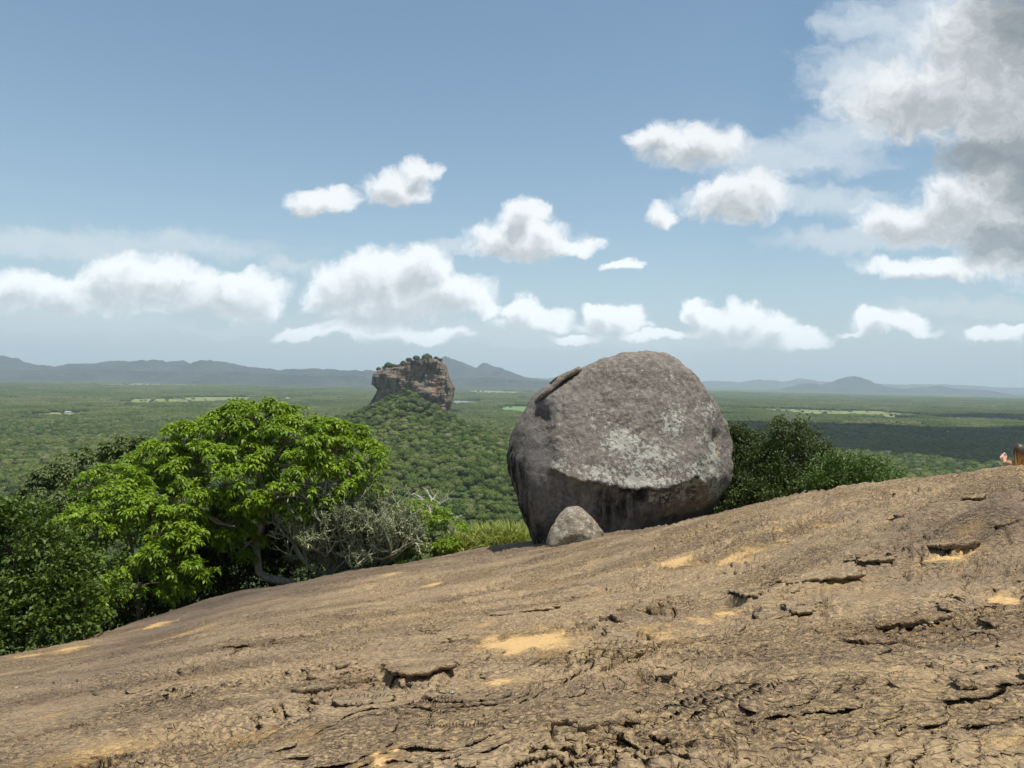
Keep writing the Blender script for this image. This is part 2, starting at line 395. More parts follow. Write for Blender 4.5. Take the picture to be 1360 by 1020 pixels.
def dome():
    az = np.linspace(math.radians(-56), math.radians(56), 960)
    rr = np.linspace(1.0, 62.0, 20000)
    dens = np.where(rr < 2.2, .06, .022 / rr + 1.0 / rr ** 2)
    dens = np.where(rr > 24, 0.035 / rr, dens)
    cum = np.concatenate([[0], np.cumsum(0.5 * (dens[1:] + dens[:-1]) * np.diff(rr))])
    NR = 740
    r = np.interp(np.linspace(0, cum[-1], NR), cum, rr)
    R, A = np.meshgrid(r, az, indexing='ij')
    X = (R * np.sin(A)).ravel(); Y = (R * np.cos(A)).ravel()
    Rf = R.ravel()
    zb = base_z(X, Y)
    # layering direction runs along the slope (lower left to upper right)
    th = math.radians(18); a = X * math.cos(th) + Y * math.sin(th); b = -X * math.sin(th) + Y * math.cos(th)
    wx = fbm2(X * .5, Y * .5, 3) * .5
    big = fbm2(X * .33 + 4, Y * .33, 3)
    lay = fbm2(a * .55 + wx, b * 2.2 + wx * 2, 4, .55)
    def terf(x, y):
        a_ = x * math.cos(th) + y * math.sin(th); b_ = -x * math.sin(th) + y * math.cos(th)
        return fbm2(a_ * .60 + 31, b_ * 1.25 + wx * 1.2, 3, .46)
    ter = terf(X, Y); e_ = .02
    gX = (terf(X + e_, Y) - ter) / e_; gY = (terf(X, Y + e_) - ter) / e_; gl = np.hypot(gX, gY) + 1e-6
    tq = ter * 4.2; fl = np.floor(tq); fr = tq - fl
    stair = (fl + sstep(fr, .93, .985)) / 4.2
    ledge = sstep(fbm2(X * .8 + 63, Y * .8, 2), -.28, .22) * np.clip(1.1 - .35 * sstep(-X, 2, 8), 0, 1)
    lipw = np.maximum(sstep(fr, .955, .985), 1 - sstep(fr, .0, .14)); footw = sstep(fr, .82, .90) * (1 - sstep(fr, .925, .955))
    res = np.clip((.03 / gl) / (.0004 * Rf * Rf), 0, 1) ** .7; footw = footw * res
    shift = res * ledge * (-.060 * lipw + .035 * footw) * np.clip(gl / .5, .15, 1) * (Rf < 13)
    te2 = fbm2(a * 1.3 + 77 + wx, b * 2.9 + wx * 2, 3, .5); t2 = te2 * 4; f2 = np.floor(t2); r2_ = t2 - f2
    stair2 = (f2 + sstep(r2_, .90, .99)) / 4 - .08 * sstep(r2_, .70, .86) * (1 - sstep(r2_, .88, .94))
    zone = sstep(fbm2(X * .6 + 21, Y * .6, 2), -.25, .3)
    lump = fbm2(X * 9, Y * 9, 3, .6)
    lump2 = np.abs(fbm2(X * 4.2 + 9, Y * 4.2, 3, .6))
    bill = np.abs(fbm2(X * 17 + wx * 3, Y * 17, 3, .6))
    fade = 1.0 / (1 + (Rf / 26.0) ** 4)
    rough = .55 + .9 * sstep(fbm2(X * .45 + 50, Y * .45, 2), -.2, .5)
    rough *= 1 - .45 * sstep(-X, 1.0, 9.0)          # the lower flank is washed smooth
    d = .045 * big + rough * (.040 * lay + .26 * ledge * (stair - ter * .95 - .05 * footw) + .060 * zone * (stair2 - te2 * .85) + .013 * lump - .020 * lump2 + .012 * bill)
    fm = sstep(fbm2(X * .42 + 12, Y * .42, 2), -.15, .35)
    n1 = fbm2(a * .75 + wx * 1.5, b * 2.3 + wx * 2, 3, .5); n2_ = fbm2(a * 2.2 + 8, b * 6.0 + wx * 4, 2, .5)
    d -= rough * fm * (.045 * (1 - sstep(np.abs(n1), .006, .026 + .006 * Rf)) + .016 * (1 - sstep(np.abs(n2_), .0, .10)) * (Rf < 9))
    # rough broken bedding at the hump on the right
    hum = np.exp(-(((X - 5.2) / 1.6) ** 2 + ((Y - 7.2) / 1.3) ** 2))
    d += hum * .12 * fbm2(a * .9, b * 2.4, 3, .5)
    sand = np.zeros_like(X)
    PX = X / Y
    for (px, py, rx, ry, s) in SANDS:
        c = on_rock(px, py); e = on_rock(px + rx, py); g = on_rock(px, py + ry); g2 = on_rock(px, py - ry)
        ax = 1.25 * abs(e[0] - c[0]) + 1e-3; ay = 1.35 * (abs(g2[1] - g[1]) / 2) + 1e-3
        msk = (np.abs(X - c[0]) < ax * 2.2) & (np.abs(Y - c[1]) < ay * 2.6)
        if not msk.any(): continue
        dx = (X[msk] - c[0]) / ax; dy = (Y[msk] - c[1]) / ay
        q = np.sqrt(dx * dx + dy * dy) + .45 * fbm2(X[msk] * 1.1 / ax + px, Y[msk] * 1.1 / ay, 4, .6)
        v = s * (1 - sstep(q, .15, 1.35))
        sand[msk] = np.maximum(sand[msk], v)
        d[msk] = d[msk] * (1 - .96 * v) - .02 * v
    for (pl, wpx, lip, dep) in CRACKS:
        P = np.array([on_rock(*p) for p in pl])
        mid = pl[len(pl) // 2]; q1 = on_rock(mid[0], mid[1] - wpx / 2); q2 = on_rock(mid[0], mid[1] + wpx / 2)
        w = np.clip(abs(q1[1] - q2[1]) * .72, .03, .45)
        L = w * 6
        lo = P[:, :2].min(0) - L; hi = P[:, :2].max(0) + L
        ix = np.nonzero((X > lo[0]) & (X < hi[0]) & (Y > lo[1]) & (Y < hi[1]))[0]
        if len(ix) == 0: continue
        x = X[ix]; y = Y[ix] + .9 * w * fbm2(X[ix] * .10 / w + 5, Y[ix] * .05 / w, 2)
        best = np.full(len(ix), 1e9); sgn = np.zeros(len(ix)); tt = np.zeros(len(ix))
        ns = len(P) - 1
        for k in range(ns):
            e = P[k + 1, :2] - P[k, :2]; l2 = e @ e
            t = np.clip(((x - P[k, 0]) * e[0] + (y - P[k, 1]) * e[1]) / l2, 0, 1)
            ox = x - P[k, 0] - t * e[0]; oy = y - P[k, 1] - t * e[1]
            dd = np.hypot(ox, oy); sd = np.where(e[0] * oy - e[1] * ox >= 0, 1, -1) * (1 if e[0] >= 0 else -1)
            up = dd < best
            best = np.where(up, dd, best); sgn = np.where(up, sd, sgn); tt = np.where(up, (k + t) / ns, tt)
        taper = np.clip(np.sin(np.pi * np.clip(tt, 0, 1)), 0, 1) ** .5
        s = best * sgn
        gash = -dep * taper * sstep(s, -w * taper - 1e-3, -w * .45) * (1 - sstep(s, -w * .28, .0))
        li = .5 * lip * taper * sstep(s, -.02, w * .25) * np.exp(-np.clip(s, 0, None) / (w * 2.2))
        gm = np.clip(-gash / (dep + 1e-6), 0, 1); d[ix] = d[ix] * (1 - .9 * gm) + .75 * gash + li
    z = zb + d * np.where(Rf < 24, 1, .6) * (.25 + .75 * fade)
    crust = sstep(-X - .12 * Y, .3, 5.5) * .75 + sstep(Y + .2 * X, 12, 18) * .6 + hum * .75
    # the brown wash at the extreme lower-left stays open
    crust *= 1 - .65 * sstep(-X - Y * .45, .8, 2.5)
    sh = shift * (1 - np.clip(sand, 0, 1))
    o = mesh_np('rock_dome', np.stack([X + sh * gX / gl, Y + sh * gY / gl, z], 1), grid_faces(NR, len(az))[:, ::-1], M_DOME, None, True, {'sand': sand, 'crust': np.clip(crust, 0, 1)})
    tag(o, 'bare weathered brown rock dome with cracks and sandy hollows', None, None, 'structure')
    return o
ROCK = dome()

# ------------------------------------------------------------------ terrain far below
MC = at(549, 530, 1090.0)                 # centre of the flat-topped rock
CONE = np.array([MC[0] - 4, 1022.0])
def terr(x, y):
    x = np.asarray(x, float); y = np.asarray(y, float)
    r = np.hypot(x - CONE[0], (y - CONE[1]) * .92)
    cone = 100 * np.exp(-(r / 142.0) ** 1.05)
    spur = 26 * np.exp(-(((x + 60) / 150) ** 2 + ((y - 700) / 190) ** 2))
    rc = np.hypot(x, y)
    own = 112 * np.exp(-(np.maximum(rc - 8, 0) / 105.0) ** 1.05)
    und = 5 * fbm2(x / 420 + 3, y / 420, 3) * sstep(rc, 300, 900) * (1 - sstep(rc, 9000, 20000))
    return PLAIN + cone + spur + own * .93 + und
def ground_hit(px, py):
    d = ray(px, py); t = np.geomspace(60, 60000, 3000)
    k = np.nonzero(d[2] * t <= terr(d[0] * t, d[1] * t))[0]
    k = k[0] if len(k) else -1
    return d * t[k]

def make_ground_mat():
    m, N, out = new_mat('forest_floor')
    pos = N.n('ShaderNodeNewGeometry').outputs['Position']
    n0 = N.noise(pos, 0.0016, 4, 0.6); n1 = N.noise(pos, 0.02, 5, 0.65); n2 = N.noise(pos, 0.12, 3, 0.6)
    c = N.mixc(N.step(n1, 0.35, 0.65), (0.040, 0.066, 0.024), (0.085, 0.125, 0.042))
    c = N.mixc(N.step(n0, 0.5, 0.68, 0.0, 0.55), c, (0.14, 0.17, 0.065))
    c = N.mixc(N.step(n2, 0.4, 0.7, 0.0, 0.5), c, (0.045, 0.07, 0.028))
    bmp = N.n('ShaderNodeBump', {'Height': n1, 'Strength': 0.8, 'Distance': 8.0})
    p = N.n('ShaderNodeBsdfPrincipled', {'Base Color': c, 'Roughness': 1.0, 'Normal': bmp.outputs[0]})
    p.inputs['Specular IOR Level'].default_value = 0.0
    N.link(p.outputs[0], out.inputs[0]); return m
M_GROUND = make_ground_mat()
def ground():
    nr, na = 330, 500
    r = np.geomspace(12, 75000, nr); az = np.linspace(-math.pi, math.pi, na)
    R, A = np.meshgrid(r, az, indexing='ij'); X = (R * np.sin(A)).ravel(); Y = (R * np.cos(A)).ravel()
    o = mesh_np('ground', np.stack([X, Y, terr(X, Y)], 1), grid_faces(nr, na)[:, ::-1], M_GROUND, None, True)
    tag(o, 'wide flat forested plain reaching to the horizon', kind='structure')
ground()

def simple_mat(name, a, b, scale, rough=0.9, bump=0.0, detail=4):
    m, N, out = new_mat(name)
    pos = N.n('ShaderNodeNewGeometry').outputs['Position']
    n1 = N.noise(pos, scale, detail, 0.6)
    ins = {'Base Color': N.mixc(N.step(n1, 0.35, 0.65), a, b), 'Roughness': rough}
    if bump: ins['Normal'] = N.n('ShaderNodeBump', {'Height': n1, 'Strength': 0.8, 'Distance': bump}).outputs[0]
    p = N.n('ShaderNodeBsdfPrincipled', ins); p.inputs['Specular IOR Level'].default_value = 0.2
    N.link(p.outputs[0], out.inputs[0]); return m

# ------------------------------------------------------------------ open fields and the lake
M_FIELD = simple_mat('grass_field', (0.12, 0.155, 0.05), (0.185, 0.20, 0.075), 0.02)
M_PADDY = simple_mat('green_paddy', (0.085, 0.16, 0.04), (0.13, 0.21, 0.055), 0.02)
M_DRY = simple_mat('dry_field', (0.20, 0.185, 0.10), (0.15, 0.165, 0.075), 0.02)
M_WATER = simple_mat('lake_water', (0.25, 0.30, 0.30), (0.29, 0.34, 0.33), 0.005, 0.12)
FIELDS = [('field', 262, 532, 62, 5.5, M_FIELD, 'long yellow-green meadow clearing in the forest plain'), ('field', 80, 552, 52, 4.5, M_DRY, 'dry pale clearing in the forest near a small house'),
          ('paddy_field', 690, 544, 26, 4.5, M_PADDY, 'bright green paddy field beyond the hill'), ('field', 1110, 549, 95, 3.5, M_FIELD, 'pale strip of open land on the plain'),
          ('field', 1290, 557, 60, 3.0, M_FIELD, 'light green clearing strip on the plain'), ('field', 220, 511, 60, 2.2, M_FIELD, 'thin far pale field strip'),
          ('field', 660, 521, 40, 2.2, M_DRY, 'far pale settlement clearing at the mountain foot'), ('lake', 610, 536, 17, 4.0, M_WATER, 'pale grey lake beside the rock')]
FMASK = []
for (nm, px, py, rx, ry, mt, lb) in FIELDS:
    c = ground_hit(px, py); n_ = ground_hit(px, py + ry); f_ = ground_hit(px, py - ry)
    cy = (n_[1] + f_[1]) / 2; hy = (f_[1] - n_[1]) / 2; hx = rx / F * c[1]; cx0 = c[0] / c[1] * cy
    t = np.linspace(0, 2 * math.pi, 72, endpoint=False)
    rad = 1 + .28 * noise2(np.cos(t) * 1.7 + px, np.sin(t) * 1.7 + py)
    ex = np.sign(np.cos(t)) * np.abs(np.cos(t)) ** .75; ey = np.sign(np.sin(t)) * np.abs(np.sin(t)) ** .75
    rings = []
    for k, s in enumerate((1.0, .66, .33, .02)):
        x = cx0 + hx * rad * ex * s; y = cy + hy * rad * ey * s
        rings.append(np.stack([x, y, terr(x, y) + .8], 1))
    V = np.concatenate(rings); fc = []
    for k in range(3):
        i = np.arange(72); fc.append(np.stack([k * 72 + i, k * 72 + (i + 1) % 72, (k + 1) * 72 + (i + 1) % 72, (k + 1) * 72 + i], 1))
    o = mesh_np(nm, V, [np.concatenate(fc), np.array([np.arange(216, 288)])], mt, None, True)
    tag(o, lb, kind='structure')
    FMASK.append((cx0, cy, hx, hy))
def in_field(x, y, g=1.0):
    m = np.zeros(len(x), bool)
    for (cx_, cy_, hx, hy) in FMASK:
        m |= (np.abs((x - cx_) / (hx * g)) ** 2.6 + np.abs((y - cy_) / (hy * g)) ** 2.6) < 1
    return m

# ------------------------------------------------------------------ far mountains
M_MTN = simple_mat('mountain_forest', (0.020, 0.027, 0.028), (0.038, 0.047, 0.046), 0.0025, 1.0, 60.0, 6)
M_QUARRY = simple_mat('quarry_earth', (0.33, 0.28, 0.2), (0.42, 0.37, 0.28), 0.01)
def mountain(label, pts, Y, depth, rough=.16, name='mountain'):
    P = np.array([at(x, y, Y) for x, y in pts]); xs = np.linspace(P[0, 0], P[-1, 0], 220)
    prof = np.interp(xs, P[:, 0], P[:, 2]) - PLAIN
    ker = np.ones(5) / 5; prof = np.convolve(np.pad(prof, 2, mode='edge'), ker, 'valid')
    ds = np.linspace(-1, 1, 61)
    X, Dp = np.meshgrid(xs, ds, indexing='ij')
    sc = depth * .5
    wob = fbm2(X / (depth * .7) + Y * .01, Dp * 1.4 + 3, 3) * .35
    shape = np.clip(1 - np.abs(Dp + wob * (1 - np.abs(Dp))), 0, 1) ** 1.15
    rid = 1 - rough * np.abs(fbm2(X / (depth * .22), Dp * 4.0, 4, .55)) * 1.6
    edge = sstep(np.linspace(0, 1, 220), 0, .05) * (1 - sstep(np.linspace(0, 1, 220), .95, 1))
    Z = PLAIN - 8 + (prof[:, None] + 8) * shape * np.where(shape > .9, 1 - (1 - rid) * .4, rid) * (edge[:, None] * .9 + .1)
    V = np.stack([X.ravel(), (Y + Dp * depth).ravel(), Z.ravel()], 1)
    o = mesh_np(name, V, grid_faces(220, 61)[:, ::-1] , M_MTN, None, True)
    tag(o, label, kind='structure')
mountain('long low blue mountain range on the left horizon', [(-260, 494), (-120, 480), (-40, 474), (10, 471), (30, 477), (40, 482), (65, 487), (90, 483), (130, 481), (155, 477), (175, 478), (205, 476), (215, 479), (235, 476), (255, 480), (270, 477), (300, 479), (330, 486), (355, 488), (375, 490), (400, 488), (450, 490), (490, 491), (530, 494), (560, 499)], 8600, 1100)
mountain('foothill ridge in front of the left range', [(-260, 498), (-60, 492), (60, 490), (140, 489), (200, 493), (290, 492), (380, 497), (470, 498), (520, 501)], 7400, 500, .2, 'foothill')
mountain('twin-peaked blue mountain behind the flat-topped rock', [(470, 500), (530, 492), (560, 483), (580, 474), (590, 470.5), (600, 473), (615, 481), (632, 487), (638, 481), (642, 480), (655, 485), (668, 488), (680, 494), (700, 501), (725, 504), (770, 508)], 9600, 1300)
mountain('low foothill below the twin-peaked mountain', [(560, 508), (600, 502), (640, 500), (690, 503), (740, 507)], 8000, 500, .2, 'foothill')
mountain('lone pointed blue mountain on the right horizon', [(1040, 517), (1065, 510), (1075, 508), (1090, 513), (1105, 507), (1120, 502), (1132, 498), (1145, 500), (1158, 507), (1175, 513), (1200, 516), (1240, 513), (1250, 511.5), (1262, 515), (1320, 519)], 12500, 1100)
mountain('faint far ridge on the right horizon', [(900, 511), (940, 505), (980, 507), (1010, 503), (1030, 505), (1050, 507), (1064, 501), (1080, 505), (1120, 508), (1180, 510), (1260, 510), (1330, 514), (1420, 516), (1560, 518)], 18000, 1500)
mountain('faint far ridge between the mountain and the boulder', [(560, 505), (640, 498), (690, 500), (720, 502), (760, 500), (840, 503), (900, 506), (960, 509)], 18000, 1500)

# ------------------------------------------------------------------ flat-topped rock
def make_cliff_mat():
    m, N, out = new_mat('cliff_rock')
    pos = N.n('ShaderNodeNewGeometry').outputs['Position']
    n1 = N.noise(N.v('MULTIPLY', pos, (1, 1, 0.22)), 0.16, 6, 0.68)
    n2 = N.noise(pos, 0.05, 4, 0.6); n3 = N.noise(N.v('MULTIPLY', pos, (1, 1, 3.0)), 0.10, 5, 0.65)
    c = N.mixc(N.step(n1, 0.38, 0.62), (0.062, 0.050, 0.043), (0.24, 0.19, 0.148))
    c = N.mixc(N.step(n2, 0.54, 0.70, 0.0, 0.6), c, (0.36, 0.21, 0.115))
    c = N.mixc(N.step(n3, 0.52, 0.68, 0.0, 0.4), c, (0.10, 0.082, 0.07))
    h = N.m('ADD', n1, n3)
    bmp = N.n('ShaderNodeBump', {'Height': h, 'Strength': 1.0, 'Distance': 3.0})
    p = N.n('ShaderNodeBsdfPrincipled', {'Base Color': c, 'Roughness': 0.95, 'Normal': bmp.outputs[0]})
    p.inputs['Specular IOR Level'].default_value = 0.1
    N.link(p.outputs[0], out.inputs[0]); return m
M_CLIFF = make_cliff_mat()
SIG_Y = 1090.0
def sig_top_fn():
    T = np.array([at(x, y, SIG_Y) for x, y in [(494, 503), (500, 494), (508, 491), (528, 489), (534, 484), (553, 480), (570, 478), (582, 477.5), (589, 484), (596, 499), (603, 514)]])
    return lambda x: np.interp(x, T[:, 0], T[:, 2])
sig_top = sig_top_fn()
def monolith():
    L = np.array([at(x, y, SIG_Y) for x, y in [(482, 560), (486, 546), (487, 541), (493, 533), (496.5, 527), (502, 517), (499, 514), (496, 510), (496.5, 502), (499, 497), (509, 490), (530, 487), (540, 476)]])
    Rr = np.array([at(x, y, SIG_Y) for x, y in [(603, 560), (599, 544), (599.5, 535), (601, 527), (602.5, 515), (600, 508), (595, 498), (592, 490), (587, 482), (583, 478), (575, 474)]])
    nz, nt = 130, 300
    zs = np.linspace(L[0, 2], sig_top(np.array([MC[0] + 30]))[0] + 4, nz)
    xl = np.interp(zs, L[:, 2], L[:, 0]); xr = np.interp(zs, Rr[:, 2], Rr[:, 0])
    t = np.linspace(0, 2 * math.pi, nt, endpoint=False)
    ct = np.sign(np.cos(t)) * np.abs(np.cos(t)) ** .8; st = np.sign(np.sin(t)) * np.abs(np.sin(t)) ** .7
    Z, T_ = np.meshgrid(zs, t, indexing='ij')
    cx_ = ((xl + xr) / 2)[:, None]; hw = ((xr - xl) / 2)[:, None]
    X = cx_ + hw * ct[None, :]
    hd = (52 - 10 * sstep(zs, zs[0], zs[0] + 30) + 10 * sstep(zs, zs[0] + 45, zs[-1]))[:, None]
    Y = SIG_Y + hd * st[None, :]
    P = np.stack([X.ravel(), Y.ravel(), Z.ravel()], 1)
    nrm = np.stack([np.tile(ct, nz), np.tile(st, nz), np.zeros(nz * nt)], 1)
    d = 7.0 * fbm3(P * np.array([.022, .022, .022]) + 5, 4) + 3.6 * fbm3(P * np.array([.10, .10, .025]), 3) + 1.3 * fbm3(P * np.array([.03, .03, .16]) + 40, 3)
    # bedding planes dipping to the right, big overhang band
    s = (P[:, 2] - MC[2]) + .45 * (P[:, 0] - MC[0])
    d += 1.4 * np.abs(((s / 23.0) % 1.0) - .5) * 2 - .7
    amp = np.where(np.abs(nrm[:, 1]) > .5, 1.0, .35)
    P += nrm * (d * amp)[:, None]
    top = sig_top(P[:, 0]) + 1.2 * fbm2(P[:, 0] * .12, P[:, 1] * .12, 3)
    P[:, 2] = np.minimum(P[:, 2], top)
    rings = [P]
    lastc = P[-nt:].mean(0)
    for s_ in (.75, .5, .25, .02):
        Q = lastc + (P[-nt:] - lastc) * s_; Q[:, 2] = sig_top(Q[:, 0]) + 1.2 * fbm2(Q[:, 0] * .12, Q[:, 1] * .12, 3); rings.append(Q)
    V = np.concatenate(rings); n = nz + 4
    i = np.arange(nt); fc = [np.stack([k * nt + i, k * nt + (i + 1) % nt, (k + 1) * nt + (i + 1) % nt, (k + 1) * nt + i], 1) for k in range(n - 1)]
    o = mesh_np('rock_monolith', V, np.concatenate(fc), M_CLIFF, None, False)
    rebase(o, (MC[0], SIG_Y, float(terr(MC[0], SIG_Y))))
    tag(o, 'huge flat-topped brown rock rising sheer from a forested hill', 'rock')
monolith()

# ------------------------------------------------------------------ the forest mass (uncountable)
def make_canopy_mat(name, scale_w, dark=1.0):
    m, N, out = new_mat(name)
    rnd = N.n('ShaderNodeObjectInfo').outputs['Random']
    geo = N.n('ShaderNodeNewGeometry')
    pos = geo.outputs['Position']
    lv = N.n('ShaderNodeAttribute', attribute_name='lv').outputs['Fac']
    nW = N.noise(pos, scale_w, 3, 0.6)
    nC = N.noise(pos, 0.9, 2, 0.6)
    ramp = N.n('ShaderNodeValToRGB', {0: N.m('ADD', N.m('MULTIPLY', rnd, 0.88), N.m('MULTIPLY', lv, 0.26))})
    el = ramp.color_ramp.elements
    el[0].position = 0.0; el[0].color = (0.040, 0.066, 0.018, 1)
    el[1].position = 1.0; el[1].color = (0.23, 0.235, 0.14, 1)
    for p_, c_ in ((0.25, (0.066, 0.108, 0.026, 1)), (0.5, (0.098, 0.152, 0.036, 1)), (0.72, (0.140, 0.195, 0.050, 1)), (0.88, (0.175, 0.205, 0.082, 1))):
        e = el.new(p_); e.color = c_
    nH = N.noise(pos, 0.022, 2, 0.6)
    c = N.mixc(N.step(nW, 0.42, 0.64, 0.0, 0.5), ramp.outputs[0], (0.165, 0.195, 0.060))
    c = N.mixc(N.step(nH, 0.48, 0.66, 0.0, 0.42), c, (0.045, 0.080, 0.022))
    nV = N.noise(pos, 0.0011, 3, 0.6)
    c = N.mixc(N.step(nV, 0.36, 0.56, 0.45, 0.0), c, (0.058, 0.090, 0.030))
    c = N.mixc(N.step(nC, 0.45, 0.7, 0.0, 0.5), c, (0.060, 0.098, 0.024))
    c = N.mixc(1.0, c, (dark * 1.06, dark, dark * .95), 'MULTIPLY')
    d = N.n('ShaderNodeBsdfDiffuse', {'Color': c})
    tr = N.n('ShaderNodeBsdfTranslucent', {'Color': c})
    mx = N.n('ShaderNodeMixShader', {0: 0.18, 1: d.outputs[0], 2: tr.outputs[0]})
    N.link(mx.outputs[0], out.inputs[0]); return m
M_CANOPY = make_canopy_mat('canopy_leaves', 0.006, 1.08)
M_CANOPY_FAR = make_canopy_mat('far_canopy_leaves', 0.006, .62)

def ico(sub):
    bm = bmesh.new(); bmesh.ops.create_icosphere(bm, subdivisions=sub, radius=1.0)
    v = np.array([x.co[:] for x in bm.verts]); f = np.array([[a.index for a in fc.verts] for fc in bm.faces]); bm.free()
    return v, f
ICO = {k: ico(k) for k in (1, 2, 3, 4)}
def chips(P, Nn, size, rg, jit=.7):
    """little bent leaf-clump quads at points P facing roughly Nn"""
    n = len(P)
    d = Nn + rg.normal(size=(n, 3)) * jit; d /= np.linalg.norm(d, axis=1)[:, None]
    a = np.cross(d, rg.normal(size=(n, 3))); a /= np.linalg.norm(a, axis=1)[:, None] + 1e-9
    b = np.cross(d, a); s = size * rg.uniform(.6, 1.3, n)[:, None]
    V = np.stack([P + a * s, P + b * s * .6 + d * s * .15, P - a * s, P - b * s * .6 - d * s * .1], 1).reshape(-1, 3)
    Fq = np.arange(n * 4).reshape(-1, 4)
    return V, Fq
def crown_np(seed, sub=3, nchip=260, flat=.75):
    rg = np.random.default_rng(seed)
    v, f = ICO[sub]
    lobes = rg.normal(size=(9, 3)); lobes[:, 2] = np.abs(lobes[:, 2]) * .8; lobes /= np.linalg.norm(lobes, axis=1)[:, None]
    def rad(d):
        dt = np.max(d @ lobes.T - rg_l[None, :], axis=1)
        return .70 + .34 * np.clip((dt - .45) / .55, 0, 1) ** .6 + .10 * fbm3(d * 3 + seed, 3)
    rg_l = rg.uniform(0, .12, 9)
    V = v * (rad(v) * (1 if nchip == 0 else .93))[:, None]
    V[:, 2] = np.where(V[:, 2] < -.25, -.25 + (V[:, 2] + .25) * .5, V[:, 2]); V[:, 2] *= flat
    lv = np.full(len(V), .2) + .2 * rg.random(len(V))
    faces = [f]
    if nchip:
        d = rg.normal(size=(nchip, 3)); d[:, 2] = np.abs(d[:, 2]) - .25; d /= np.linalg.norm(d, axis=1)[:, None]
        P = d * rad(d)[:, None]; P[:, 2] *= flat
        cv, cq = chips(P, d + np.array([0, 0, .5]), .13, rg)
        faces.append(cq + len(V)); V = np.concatenate([V, cv]); lv = np.concatenate([lv, np.repeat(rg.random(nchip), 4)])
    return V, faces, lv
def hidden_obj(o):
    for c in list(o.users_collection): c.objects.unlink(o)
    return o
CROWNS = []
for k in range(6):
    V, fc, lv = crown_np(100 + k, 3, 320, (.75, .9, .65, 1.05, .8, .7)[k])
    CROWNS.append(hidden_obj(mesh_np('crown_source', V, fc, M_CANOPY, None, False, {'lv': lv})))
PATCHES = []
for k in range(4):
    rg = np.random.default_rng(500 + k); Vs, F3, lvs, off = [], [], [], 0
    g = np.arange(-56, 57, 9.0); gx_, gy_ = np.meshgrid(g, g); pts = np.stack([gx_.ravel(), gy_.ravel()], 1) + rg.uniform(-3.6, 3.6, (gx_.size, 2))
    keep = (np.hypot(pts[:, 0], pts[:, 1]) < 58) & (rg.random(len(pts)) < .93)
    for (x, y) in pts[keep]:
        V, fc, lv = crown_np(int(rg.integers(1e6)), 2, 0, rg.uniform(.7, 1.0))
        s = rg.uniform(3.8, 7.2); V = V * s; V[:, 2] += rg.uniform(3.0, 6.5); V[:, 0] += x; V[:, 1] += y
        Vs.append(V); F3.append(fc[0] + off); off += len(V); lvs.append(np.full(len(V), rg.random() ** 1.5))
    PATCHES.append(hidden_obj(mesh_np('canopy_source', np.concatenate(Vs), np.concatenate(F3), M_CANOPY_FAR, None, False, {'lv': np.concatenate(lvs)})))

def scatter(name, pts, scl, rot, vid, sources, label):
    me = bpy.data.meshes.new(name); me.vertices.add(len(pts)); me.vertices.foreach_set('co', np.asarray(pts, np.float32).ravel())
    for k, a, ty in (('scl', scl, 'FLOAT'), ('rot', rot, 'FLOAT'), ('vid', vid, 'INT')):
        t = me.attributes.new(k, ty, 'POINT'); t.data.foreach_set('value', np.asarray(a, np.float32 if ty == 'FLOAT' else np.int32))
    o = bpy.data.objects.new(name, me); COL.objects.link(o)
    ng = bpy.data.node_groups.new(name, 'GeometryNodeTree')
    ng.interface.new_socket('Geometry', in_out='INPUT', socket_type='NodeSocketGeometry')
    ng.interface.new_socket('Geometry', in_out='OUTPUT', socket_type='NodeSocketGeometry')
    N = NT(ng); gi = N.n('NodeGroupInput'); go = N.n('NodeGroupOutput')
    m2p = N.n('GeometryNodeMeshToPoints', {0: gi.outputs[0]})
    g2i = N.n('GeometryNodeGeometryToInstance')
    for s in reversed(sources):
        oi = N.n('GeometryNodeObjectInfo', {'Object': s}); ng.links.new(oi.outputs['Geometry'], g2i.inputs[0])
    def attr(nm, ty): 
        nd = N.n('GeometryNodeInputNamedAttribute', data_type=ty); nd.inputs[0].default_value = nm; return nd.outputs[0]
    rotv = N.n('ShaderNodeCombineXYZ', {2: attr('rot', 'FLOAT')}).outputs[0]
    e2r = N.n('FunctionNodeEulerToRotation', {0: rotv}).outputs[0]
    iop = N.n('GeometryNodeInstanceOnPoints', {'Points': m2p.outputs[0], 'Instance': g2i.outputs[0], 'Rotation': e2r, 'Scale': attr('scl', 'FLOAT'), 'Instance Index': attr('vid', 'INT'), 'Pick Instance': True})
    N.link(iop.outputs[0], go.inputs[0])
    md = o.modifiers.new('scatter', 'NODES'); md.node_group = ng
    me.materials.append(M_CANOPY)
    tag(o, label, kind='stuff'); return o
def cliff_mask(x, y):
    return (np.abs((x - MC[0]) / 57) ** 3 + np.abs((y - SIG_Y) / 50) ** 3) < 1
HOUSES = [(1265, 575, 25, 9, 4.5, 'long pale-roofed building among the trees of the plain', 0), (1178, 603, 14, 8, 3.5, 'pale-roofed house among the trees nearest the rock edge', 1), (1213, 586, 9, 7, 3.5, 'tiny white-walled house among the dark trees', 0),
          (91, 549, 15, 9, 3.5, 'blue-grey roofed farmhouse beside the dry clearing', 2), (381, 531, 26, 14, 5, 'white-roofed shed far out behind the lime-green tree', 0), (1318, 541, 30, 14, 5, 'far pale house row on the plain', 1)]
HPOS = [ground_hit(h[0], h[1]) for h in HOUSES]
def near_house(x, y):
    m = np.zeros(len(x), bool)
    for p, h in zip(HPOS, HOUSES): m |= (np.abs(x - p[0]) < h[2] * .7 + 6) & (y > p[1] - 70 * p[1] / 1900) & (y < p[1] + 16)
    return m
